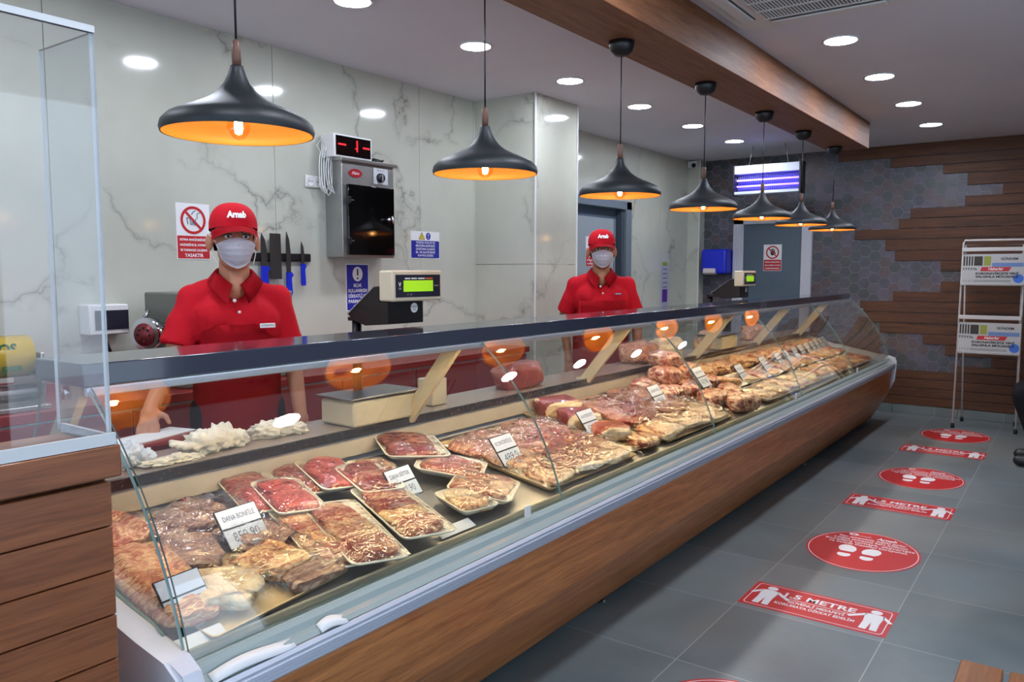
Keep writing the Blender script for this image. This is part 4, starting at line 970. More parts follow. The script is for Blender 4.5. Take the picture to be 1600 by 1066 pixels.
b.disc(0, 0.085, 0.043, 0.047, 0.001, 0.0015, WHITE, M); b.box(-0.006, 0.075, 0.001, 0.006, 0.118, 0.002, BLKP, 0, 1, M); b.disc(0, 0.058, 0.007, 0.007, 0.001, 0.002, BLKP, M, 12)
for i, t in enumerate(['BIÇAK', 'KULLANIRKEN', 'DİKKATLİ OL', 'PARMAĞINI', 'KORU']): b.text(t, 0.03, 0, 0.012 - i * 0.034, 0.0016, WHITE, M, bold=0.0008, width=(0.07 if i in (0, 4) else 0.16))
tag(b.obj('safety_sign'), 'blue warning sign with exclamation mark under the knife cabinet', 'sign')
b = B(); M = frame_back(4.21, 1.634, YB - 0.002); b.box(-0.15, -0.095, -0.001, 0.15, 0.095, 0.0005, WHITE, 0, 1, M); b.box(-0.146, -0.091, 0, 0.146, 0.03, 0.001, BLUEP, 0, 1, M)
b.poly([(-0.07, 0.038), (-0.005, 0.038), (-0.0375, 0.09)], 0.0006, 0.0012, BLKP, M); b.poly([(-0.062, 0.042), (-0.013, 0.042), (-0.0375, 0.082)], 0.0012, 0.0016, YELP, M); b.box(-0.040, 0.048, 0.0016, -0.035, 0.068, 0.002, BLKP, 0, 1, M)
b.disc(0.03, 0.062, 0.024, 0.026, 0.0006, 0.0012, BLUEP, M); b.box(0.027, 0.06, 0.0012, 0.033, 0.08, 0.0018, WHITE, 0, 1, M); b.disc(0.03, 0.049, 0.004, 0.004, 0.0012, 0.0018, WHITE, M, 10)
for i, t in enumerate(['YÜZÜK KOLYE VE', 'BİLEZİKLERİNİZİ', 'ÇIKARTARAK ÇALIŞINIZ', 'EL VE ELDİVENİ', 'KONTROL EDİNİZ']): b.text(t, 0.019, 0, 0.016 - i * 0.0225, 0.0016, WHITE, M, bold=0.0004, width=0.20 if i < 4 else 0.16)
tag(b.obj('safety_sign'), 'small blue and white warning sign on the marble between cabinet and pillar', 'sign')
# knife rack and knives
r = empty('knife_rack', (2.96, 3.79, 1.53), 0, 'black magnetic knife rack behind the first butcher', 'knife rack')
b = B(); b.box(-0.26, -0.012, -0.024, 0.21, 0.006, 0.024, BLACK, 0.005); b.box(-0.24, -0.016, -0.014, 0.19, -0.011, 0.014, mat('magnet_bar', (50, 50, 54), 0.3, 0.6)); b.obj('bar', r)
DKST = mat('blade_steel', (92, 94, 98), 0.3, 0.85)
def knife(x, ztip, zbase, zend, w, label, hm, nm='knife'):
    r = empty(nm, (x, 3.768, 1.53), 0, label, 'knife')
    b = B()
    if hm is None:
        b.prism([(-w / 2, zbase), (w / 2, zbase), (w / 2 - 0.004, ztip), (-w / 2 + 0.004, ztip)], -0.0015, 0.0015, DKST, 'y'); b.obj('blade', r)
    else:
        pr = [(-w / 2, zbase), (w / 2, zbase), (w / 2, zbase + (ztip - zbase) * 0.5), (w * 0.25, zbase + (ztip - zbase) * 0.8), (-w * 0.35, ztip), (-w / 2, zbase + (ztip - zbase) * 0.8)]
        b.prism(pr, -0.0015, 0.0015, DKST, 'y'); b.obj('blade', r)
        b = B(); b.prism([(-w * 0.5, zbase + 0.004), (-w * 0.5, zend + 0.02), (-w * 0.35, zend), (w * 0.45, zend), (w * 0.6, zend + 0.015), (w * 0.42, zbase - 0.03), (w * 0.85, zbase - 0.012), (w * 0.5, zbase + 0.004)], -0.010, 0.006, BLUE, 'y')
        b.obj('handle', r)
knife(-0.135 + 2.96, 1.665 - 1.53, 1.475 - 1.53, 1.36 - 1.53, 0.040, 'broad knife with blue handle nearest the butcher', BLUE)
knife(2.905, 1.665 - 1.53, 1.405 - 1.53, 0, 0.082, 'wide steel cleaver hanging between two blue handled knives', None, 'cleaver')
knife(2.995, 1.68 - 1.53, 1.44 - 1.53, 1.31 - 1.53, 0.032, 'long knife with blue handle right of the cleaver', BLUE)
knife(3.098, 1.625 - 1.53, 1.49 - 1.53, 1.365 - 1.53, 0.024, 'small pointed knife with blue handle at the rack end', BLUE)
# steriliser cabinet
r = empty('knife_cabinet', (3.308, 3.65, 1.535), 0, 'steel knife steriliser cabinet with black door on the marble wall', 'cabinet')
b = B(); b.box(0.0, 0.0, 0.0, 0.44, 0.149, 0.585, BRUSH, 0.004); b.box(-0.02, -0.02, 0.575, 0.46, 0.149, 0.595, STEEL, 0.003); b.obj('body', r)
b = B(); b.box(0.035, -0.018, 0.015, 0.425, -0.002, 0.44, BLACKG, 0.003); dr = b.obj('door', r)
for zz in (0.10, 0.345): 
    b = B(); b.box(0.018, -0.026, zz - 0.02, 0.05, -0.017, zz + 0.02, BLACK, 0.003); b.box(0.05, -0.022, zz - 0.004, 0.075, -0.018, zz + 0.004, STEEL); b.obj('hinge', dr)
b = B(); b.lathe([(0.0005, -0.04), (0.009, -0.04), (0.009, 0)], (0.345, -0.018, 0.24), CHROME, 14, Matrix.Rotation(-PI / 2, 3, 'X'), True, True); b.obj('door_lock', dr)
b = B(); b.tube([(0.39, -0.03, 0.265), (0.40, -0.035, 0.215)], 0.008, CHROME); b.obj('door_key', dr)
Mc = Matrix(((1, 0, 0, 0), (0, 0, -1, -0.001), (0, 1, 0, 0), (0, 0, 0, 1)))
b = B(); b.disc(0.11, 0.51, 0.055, 0.026, 0, 0.002, mat('red_badge', (150, 20, 36), 0.3), Mc); b.text('Meko', 0.026, 0.11, 0.51, 0.0026, WHITE, Mc, shear=0.3); b.obj('badge', r)
b = B(); b.box(0.26, 0.46, 0, 0.385, 0.56, 0.002, mat('panel_grey', (186, 188, 192), 0.4), 0, 1, Mc); b.text('KAPALI  UV', 0.012, 0.32, 0.545, 0.0026, BLKP, Mc); b.obj('dial_plate', r)
b = B(); b.lathe([(0.0005, 0.022), (0.026, 0.022), (0.030, 0)], (0.315, -0.003, 0.50), BLACK, 24, Matrix.Rotation(PI / 2, 3, 'X'), True, True); b.box(0.312, -0.03, 0.48, 0.318, -0.022, 0.52, mat('dial_mark', (160, 160, 170), 0.4)); b.obj('dial', r)
# queue display on top
r = empty('queue_display', (3.42, 3.725, 2.131), 0, 'digital queue number display on top of the knife cabinet', 'digital display')
b = B(); b.box(-0.155, -0.06, 0.0, 0.155, 0.06, 0.140, WHITEP, 0.006); b.obj('case', r)
b = B(); b.box(-0.140, -0.064, 0.014, 0.140, -0.0595, 0.128, mat('display_black', (10, 4, 6), 0.1)); b.obj('screen', r)
RL = mat('led_red', (160, 10, 20), 0.4, emis=(255, 20, 40), estr=2.2)
b = B(); b.box(-0.125, -0.067, 0.073, -0.065, -0.064, 0.082, RL); b.box(0.075, -0.067, 0.070, 0.13, -0.064, 0.079, RL); b.box(0.022, -0.067, 0.045, 0.030, -0.064, 0.112, RL); b.box(0.012, -0.067, 0.060, 0.022, -0.064, 0.066, RL); b.obj('digits', r)
# coils
b = B()
for k in range(4):
    b.tube([(3.66 + 0.055 * math.cos(a) + 0.004 * k, 3.72 + 0.03 * math.sin(a * 1.0 + k), 2.138 + 0.006 * k + 0.004 * math.sin(3 * a)) for a in [i * PI / 6 for i in range(12)]], 0.004, BLACK, 6, closed=True)
tag(b.obj('cable_coil'), 'coiled black cable on top of the knife cabinet', 'cable')
b = B()
for k in range(6):
    x0 = 3.36 + 0.008 * k
    b.tube([(x0 - 0.12 + (0.022 + 0.006 * k) * math.sin(a) + 0.01 * k, 3.745 - 0.006 * k, 2.05 + (0.12 + 0.012 * (k % 3)) * math.cos(a)) for a in [i * PI / 8 for i in range(16)]], 0.0035, WHITEP, 6, closed=True)
b.tube([(3.245, 3.75, 2.15), (3.225, 3.77, 2.2), (3.25, 3.76, 2.24), (3.27, 3.74, 2.2)], 0.0035, WHITEP, 6)
tag(b.obj('cable_coil'), 'hanging bundle of white cable left of the knife cabinet', 'cable')
r = empty('wall_socket', (3.10, 3.797, 1.96), 0, 'white double wall socket beside the hanging white cable', 'socket')
r.location = (3.215, 3.797, 1.985)
b = B(); b.box(-0.065, -0.012, -0.035, 0.065, 0.002, 0.035, WHITEP, 0.005); b.obj('plate', r)
for xx in (-0.031, 0.031):
    b = B(); b.lathe([(0.0005, 0.013), (0.024, 0.013), (0.027, 0.016), (0.027, 0.0)], (xx, 0, 0), WHITEP, 20, Matrix.Rotation(PI / 2, 3, 'X'), True, True)
    for q in (-0.009, 0.009): b.lathe([(0.0005, 0.0165), (0.003, 0.0165), (0.003, 0.010)], (xx + q, 0, 0), BLACK, 8, Matrix.Rotation(PI / 2, 3, 'X'), True, True)
    b.obj('outlet', r)
# poster and dispenser
b = B(); M = frame_back(8.14, 1.31, YB - 0.002); b.box(-0.11, -0.24, -0.001, 0.11, 0.22, 0.0008, mat('poster_grey', (170, 172, 190), 0.4), 0, 1, M); b.box(-0.06, 0.20, 0.0008, 0.06, 0.24, 0.002, mat('poster_green', (130, 160, 40), 0.4), 0, 1, M)
for k in range(5): b.box(-0.05, 0.16 - k * 0.05, 0.0008, 0.06, 0.168 - k * 0.05, 0.0012, BLKP, 0, 1, M)
b.box(-0.06, -0.2, 0.0008, 0.07, -0.06, 0.0012, mat('purple_print', (84, 30, 140), 0.4), 0, 1, M)
tag(b.obj('poster'), 'narrow grey and purple poster on the marble right of the second butcher', 'poster')
r = empty('towel_dispenser', (8.86, 3.47, 1.56), 0, 'blue paper towel dispenser in the far corner', 'towel dispenser')
b = B(); b.box(-0.19, -0.17, -0.14, 0.03, 0.13, 0.14, BLUE, 0.03, 4); b.obj('cover', r)
b = B(); b.box(-0.17, -0.05, -0.19, -0.1, 0.10, -0.13, mat('paper_towel', (190, 180, 176), 0.8), 0.01, 2, Matrix.Rotation(0.3, 4, 'Y')); b.obj('paper_towel', r)
# camera
r = empty('security_camera', (8.70, 3.72, 2.66), 0, 'small white security camera high in the far corner', 'security camera')
b = B(); b.box(-0.02, -0.04, -0.03, 0.035, 0.07, 0.05, WHITEP, 0.01); b.obj('housing', r)
b = B(); b.ell((-0.028, -0.01, -0.006), (0.022, 0.026, 0.026), BLACKG); b.obj('lens', r)
# insect killer
r = empty('insect_killer', (8.05, 2.66, 2.23), 0, 'electric insect killer with two violet tubes hung from the ceiling', 'insect killer')
UV = mat('uv_tube', (200, 190, 255), 0.3, emis=(120, 96, 255), estr=5.0)
Mz = Matrix.Rotation(0.0, 4, 'Z')
b = B(); b.box(-0.03, -0.33, 0.205, 0.10, 0.33, 0.29, ALU, 0.004); b.box(-0.03, -0.33, 0.0, 0.10, 0.33, 0.03, ALU, 0.004)
for yy in (-0.345, 0.325): b.box(-0.04, yy, -0.01, 0.11, yy + 0.02, 0.30, BLACK, 0.004)
b.obj('frame', r)
b = B(); b.box(0.06, -0.32, 0.03, 0.066, 0.32, 0.205, mat('reflector_violet', (90, 84, 190), 0.35, 0.3)); b.obj('reflector', r)
for zz in (0.085, 0.145):
    b = B(); b.tube([(0.02, -0.315, zz), (0.02, 0.315, zz)], 0.009, UV, 12); b.obj('uv_tube', r)
b = B()
for k in range(30): b.tube([(-0.022, -0.31 + k * 0.0214, 0.03), (-0.022, -0.31 + k * 0.0214, 0.205)], 0.0012, STEEL, 4)
for zz in (0.05, 0.115, 0.18): b.tube([(-0.022, -0.32, zz), (-0.022, 0.32, zz)], 0.0015, STEEL, 4)
b.obj('grille', r)
for yy in (-0.2, 0.2):
    b = B(); b.tube([(0.03, yy, 0.29), (0.03, yy * 0.8, 0.488)], 0.004, STEEL, 6); b.obj('chain', r)

# ------------------------------------------------------------------ floor stickers
def man(b, M, cx, cy_, s, flip):
    f = -1 if flip else 1
    def P(pts): return [(cx + f * x * s, cy_ + y * s) for x, y in pts][::f]
    b.disc(cx, cy_ + 0.078 * s, 0.020 * s, 0.018 * s, 0.0011, 0.0015, WHITE, M, 16)
    b.poly(P([(-0.034, 0.05), (-0.028, -0.02), (-0.030, -0.09), (-0.006, -0.09), (0.0, -0.02), (0.006, -0.09), (0.030, -0.09), (0.028, -0.02), (0.034, 0.05), (0.018, 0.058), (-0.018, 0.058)]), 0.0011, 0.0015, WHITE, M)
    b.poly(P([(0.030, 0.057), (0.088, 0.0), (0.078, -0.010), (0.028, 0.036)]), 0.0011, 0.0015, WHITE, M)
    b.poly(P([(-0.030, 0.057), (-0.066, 0.008), (-0.055, 0.0), (-0.028, 0.036)]), 0.0011, 0.0015, WHITE, M)
def rect_sticker(x, label):
    M = frame_floor(x, 0.878); b = B(); w, h = 0.60, 0.285
    b.box(-w / 2, -h / 2, 0.0002, w / 2, h / 2, 0.001, REDSTICK, 0, 1, M)
    t = 0.0035; o_ = 0.016
    pts = rrect(w - 2 * o_, h - 2 * o_, 0.02)
    pi_ = rrect(w - 2 * o_ - 2 * t, h - 2 * o_ - 2 * t, 0.018)
    A = [b.bm.verts.new(M @ Vector((*p, 0.0013))) for p in pts]; C_ = [b.bm.verts.new(M @ Vector((*p, 0.0013))) for p in pi_]
    for k in range(len(A)): b.face([A[k], A[(k + 1) % len(A)], C_[(k + 1) % len(A)], C_[k]], WHITE)
    man(b, M, -0.215, 0.0, 1.15, False); man(b, M, 0.225, 0.0, 1.15, True)
    b.text('1.5 METRE', 0.068, 0.0, 0.052, 0.0015, WHITE, M, bold=0.0018, width=0.30)
    b.box(-0.155, 0.012, 0.001, 0.155, 0.016, 0.0014, WHITE, 0, 1, M)
    b.text('GÜVENLİ MESAFEYİ', 0.034, 0.0, -0.016, 0.0015, WHITE, M, bold=0.0008, width=0.235)
    b.text('KORUMAYA DİKKAT EDELİM', 0.034, 0.0, -0.054, 0.0015, WHITE, M, bold=0.0008, width=0.33)
    tag(b.obj('floor_sticker'), label, 'floor sticker', 'rectangular distance stickers')
def oval_sticker(x, label):
    M = frame_floor(x, 0.878); b = B()
    b.disc(0, 0, 0.272, 0.318, 0.0002, 0.001, REDSTICK, M, 48)
    n = 48; A = []; C_ = []
    for k in range(n):
        a = 2 * PI * k / n
        A.append(b.bm.verts.new(M @ Vector((0.262 * math.cos(a), 0.308 * math.sin(a), 0.0013)))); C_.append(b.bm.verts.new(M @ Vector((0.258 * math.cos(a), 0.304 * math.sin(a), 0.0013))))
    for k in range(n): b.face([A[k], A[(k + 1) % n], C_[(k + 1) % n], C_[k]], WHITE)
    b.ringflat(-0.095, 0.245, 0.008, 0.018, 0.0013, WHITE, M, 16, 1.4); b.text('turistik', 0.022, -0.035, 0.235, 0.0014, WHITE, M)
    b.text('Arnab', 0.05, 0.075, 0.232, 0.0014, WHITE, M, bold=0.0016, shear=0.15, width=0.10)
    for i, (t, w) in enumerate((('Tüm temennimiz, sağlıklı günler.', 0.34), ('Lütfen temassız kart kullanın.', 0.37), ('Kurallara uymaya, alışverişte', 0.44), ('ve kasada mesafeyi koruyunuz.', 0.39))):
        b.text(t, 0.042, 0.01, 0.19 - i * 0.038, 0.0014, WHITE, M, bold=0.0006, width=w)
    for f in (-1, 1):
        cx = f * 0.058 - 0.012
        sole = [(cx + (0.044 + 0.004 * math.sin(a)) * math.cos(a) + f * 0.006 * math.sin(a), -0.015 + 0.062 * math.sin(a)) for a in [2 * PI * k / 24 for k in range(24)] if math.sin(a) > -0.82]
        b.poly(sole, 0.0011, 0.0015, WHITE, M)
        heel = [(cx - f * 0.004 + 0.032 * math.cos(a), -0.112 + 0.036 * math.sin(a)) for a in [2 * PI * k / 24 for k in range(24)] if math.sin(a) < 0.6]
        b.poly(heel, 0.0011, 0.0015, WHITE, M)
    tag(b.obj('floor_sticker'), label, 'floor sticker', 'oval footprint stickers')
rect_sticker(3.465, 'red 1.5 metre floor sticker nearest the camera'); rect_sticker(5.30, 'red 1.5 metre floor sticker in the middle of the row'); rect_sticker(7.14, 'red 1.5 metre floor sticker nearest the wooden wall')
oval_sticker(4.33, 'largest complete red oval footprint sticker, just past the nearest 1.5 metre one'); oval_sticker(6.12, 'red oval footprint sticker between middle and far 1.5 metre ones'); oval_sticker(7.90, 'red oval footprint sticker before the newspaper rack'); oval_sticker(2.345, 'red oval floor sticker cut off by the bottom edge of the picture')

# ------------------------------------------------------------------ cashier desk with acrylic guard
r = empty('cashier_desk', (0.745, 1.45, 0), 0, 'brown wooden cashier desk at the near left', 'desk')
b = B()
z = 1.06
for k in range(12):
    b.box(-1.9, 0.012, z - 0.0855, -0.004, 0.032, z - 0.0015, W_DESK, 0.002, 1); z -= 0.086
b.obj('front_boards', r)
b = B(); b.box(-1.9, 0.032, 0.0, -0.006, 0.05, 1.06, mat('desk_core', (60, 36, 24), 0.6)); b.box(-0.024, 0.05, 0.0, -0.006, 0.42, 1.06, W_DESK); b.obj('side_panel', r)
b = B(); b.box(-1.9, 0.0, 1.067, 0.012, 0.20, 1.128, W_DESK, 0.004); b.obj('ledge', r)
b = B(); b.box(-1.9, 0.20, 0.70, -0.03, 0.75, 0.74, W_LEDGE, 0.003); b.box(-0.6, 0.3, 0.74, -0.03, 0.34, 0.98, W_LEDGE, 0.003); b.obj('inner_shelf', r)
r = empty('acrylic_guard', (0.745, 1.46, 1.129), 0, 'clear acrylic sneeze guard standing on the cashier desk', 'sneeze guard')
def acsheet(x0, y0, z0, x1, y1, z1, thick_axis, name):
    b = B(); v = [b.bm.verts.new(q) for q in ((x0, y0, z0), (x1, y0, z0), (x0, y1, z0), (x1, y1, z0), (x0, y0, z1), (x1, y0, z1), (x0, y1, z1), (x1, y1, z1))]
    for ids, ax in (((0, 2, 3, 1), 'z'), ((4, 5, 7, 6), 'z'), ((0, 1, 5, 4), 'y'), ((2, 6, 7, 3), 'y'), ((0, 4, 6, 2), 'x'), ((1, 3, 7, 5), 'x')):
        b.face([v[i] for i in ids], ACRYL if ax == thick_axis else ACEDGE)
    b.obj(name, r)
acsheet(-1.9, 0.0, 0.006, 0.0, 0.006, 0.745, 'y', 'front_sheet'); acsheet(-0.006, 0.007, 0.006, 0.0, 0.20, 0.745, 'x', 'return_sheet')
b = B(); b.box(-1.9, -0.008, 0.0, 0.004, 0.0, 0.022, ACEDGE); b.box(-1.9, 0.006, 0.0, -0.006, 0.016, 0.018, ACEDGE); b.box(0.0, 0.0, 0.0, 0.008, 0.20, 0.016, ACEDGE); b.obj('bottom_channel', r)
b = B(); b.box(-1.9, -0.001, 0.745, 0.001, 0.011, 0.757, ACEDGE); b.obj('top_edge', r)

# ------------------------------------------------------------------ newspaper rack
r = empty('newspaper_rack', (8.3, 0.70, 0), 0, 'white wire newspaper rack against the wooden wall', 'newspaper rack')
RW = mat('rack_white', (206, 200, 196), 0.4)
b = B(); b.tube([(0, 0.248, 0.03), (0.10, 0.24, 1.71), (0.102, 0.23, 1.732), (0.102, -0.23, 1.732), (0.10, -0.24, 1.71), (0, -0.248, 0.03)], 0.009, RW, 10); b.obj('front_frame', r)
b = B(); b.tube([(0.42, 0.22, 0.03), (0.13, 0.225, 1.69), (0.13, -0.225, 1.69), (0.42, -0.22, 0.03)], 0.008, RW, 10); b.obj('rear_frame', r)
def rackx(z): return 0.10 * z / 1.71
for (zb, zt) in ((1.33, 1.63), (0.71, 1.015)):
    b = B(); x = rackx(zb)
    b.box(x - 0.03, -0.245, zt, x + 0.01, 0.245, zt + 0.035, RW, 0.003); b.obj('top_bar', r)
    b = B(); b.box(x - 0.055, -0.245, zb - 0.006, x - 0.045, 0.245, zb + 0.004, RW); b.box(x - 0.055, -0.245, zb - 0.008, x + 0.02, 0.245, zb - 0.002, RW); b.obj('holder', r)
for (x, y) in ((0, 0.248), (0, -0.248), (0.42, 0.22), (0.42, -0.22)):
    b = B(); b.lathe([(0.016, 0.0), (0.016, 0.035), (0.010, 0.045)], (x, y, 0.001), RUBBER, 12, None, True, True); b.obj('rubber_foot', r)
PAPER = mat('newsprint', (186, 186, 184), 0.8)
def newspaper(y1, z, k, lab, grp):
    b = B(); w, h = 0.40 if k == 4 else 0.40, 0.27
    M = frame_end(0.0, 0.0, 0.0)
    b.box(-w / 2, -h / 2, 0, w / 2, h / 2, 0.004, PAPER, 0, 1, M)
    b.box(-w / 2 + 0.008, 0.03, 0.004, -w / 2 + 0.075, 0.115, 0.0045, mat('news_dark', (60, 54, 48), 0.7), 0, 1, M)
    b.box(-w / 2 + 0.085, 0.03, 0.004, -w / 2 + 0.14, 0.115, 0.0045, mat('news_olive', (150, 156, 70), 0.7), 0, 1, M)
    b.box(-w / 2 + 0.15, 0.02, 0.004, w / 2 - 0.01, 0.055, 0.0045, mat('news_blue', (110, 136, 186), 0.7), 0, 1, M)
    b.poly([(-w / 2 + 0.06, -0.02), (w / 2 - 0.12, -0.02), (w / 2 - 0.10, 0.018), (-w / 2 + 0.07, 0.018)], 0.004, 0.0045, REDP, M)
    b.text('Haberler', 0.034, -0.02, 0.0, 0.005, WHITE, M, bold=0.0008, shear=0.3, width=0.12)
    b.text('GÜNDEM', 0.03, 0.08, 0.09, 0.005, BLKP, M, bold=0.0008, width=0.13)
    b.text('KORONAVİRÜSTE YENİ', 0.026, -0.01, -0.042, 0.005, BLKP, M, bold=0.0012, width=0.33)
    b.text('SALGINLA MÜCADELE', 0.026, -0.01, -0.070, 0.005, BLKP, M, bold=0.0012, width=0.33)
    b.disc(w / 2 - 0.045, -0.085, 0.04, 0.04, 0.004, 0.0047, mat('news_badge', (60, 110, 200), 0.7), M, 20); b.text('Fa', 0.03, -w / 2 + 0.02, 0.0, 0.005, BLKP, M, bold=0.0008)
    for j in range(2): b.box(-w / 2 + 0.01, -0.100 - j * 0.012, 0.004, w / 2 - 0.1, -0.105 - j * 0.012, 0.0045, mat('news_text', (110, 110, 110), 0.8), 0, 1, M)
    o = b.obj('newspaper'); o.location = (8.3 + rackx(z) - 0.006 - 0.0065 * k, y1, z + 0.135); o.rotation_euler = (0, math.radians(3.0), 0)
    tag(o, lab, 'newspaper', grp)
names = ['rearmost, showing only its left edge', 'second from the back, showing a strip', 'middle one, showing a strip', 'second from the front, showing a strip', 'frontmost, fully visible']
for (z, nm) in ((1.335, 'upper'), (0.715, 'lower')):
    for k in range(5): newspaper(0.70 + 0.04 - 0.022 * k, z, k, f'newspaper on the {nm} holder of the white rack, {names[k]}', f'newspapers on the {nm} holder')
# bench
r = empty('wooden_bench', (2.0, 0.0, 0), 0, 'slatted wooden bench at the bottom right corner', 'bench')
for k in range(5):
    b = B(); y1 = 0.222 - k * 0.112; b.box(-0.9, y1 - 0.098, 0.39, 0.352, y1, 0.42, W_BENCH, 0.004); b.obj('slat', r)
for x in (-0.8, 0.27):
    b = B(); b.box(x, -0.32, 0.355, x + 0.05, 0.21, 0.388, W_BENCH, 0.003)
    b.box(x, -0.32, 0.0, x + 0.05, -0.27, 0.355, W_BENCH, 0.003); b.box(x, 0.15, 0.0, x + 0.05, 0.20, 0.355, W_BENCH, 0.003); b.obj('leg_frame', r)

# ------------------------------------------------------------------ people
def hand(b, wrist, dirv, side, curl=0.5, up=Vector((0, 0, 1))):
    """palm with four fingers and a thumb leaving the side; dirv = pointing direction"""
    d = Vector(dirv).normalized(); s = d.cross(up).normalized() * side; n = s.cross(d).normalized() * side
    w = Vector(wrist)
    b.cap(w, w + d * 0.035, 0.026, 0.028); 
    for q in (-0.022, -0.007, 0.008, 0.023): b.cap(w + d * 0.02 + s * q * 0.8, w + d * 0.085 + s * q, 0.015, 0.012)
    for i, (q, l) in enumerate(((-0.030, 0.062), (-0.010, 0.074), (0.011, 0.070), (0.031, 0.055))):
        p0 = w + d * 0.088 + s * q
        sp = d + s * q * 3
        p1 = p0 + sp * l * 0.5 - n * 0.006 * curl
        p2 = p1 + (sp * 0.8 - n * curl).normalized() * l * 0.32
        p3 = p2 + (sp * 0.4 - n * curl * 1.6).normalized() * l * 0.26
        b.cap(p0, p1, 0.0095, 0.0088, seg=10); b.cap(p1, p2, 0.0088, 0.008, seg=10); b.cap(p2, p3, 0.008, 0.007, seg=10)
    t0 = w + d * 0.03 - s * 0.024; t1 = t0 + (d * 0.5 - s * 0.9).normalized() * 0.034; t2 = t1 + (d * 0.9 - s * 0.45 - n * 0.3).normalized() * 0.03
    b.cap(t0, t1, 0.014, 0.011, seg=10); b.cap(t1, t2, 0.011, 0.0085, seg=10)

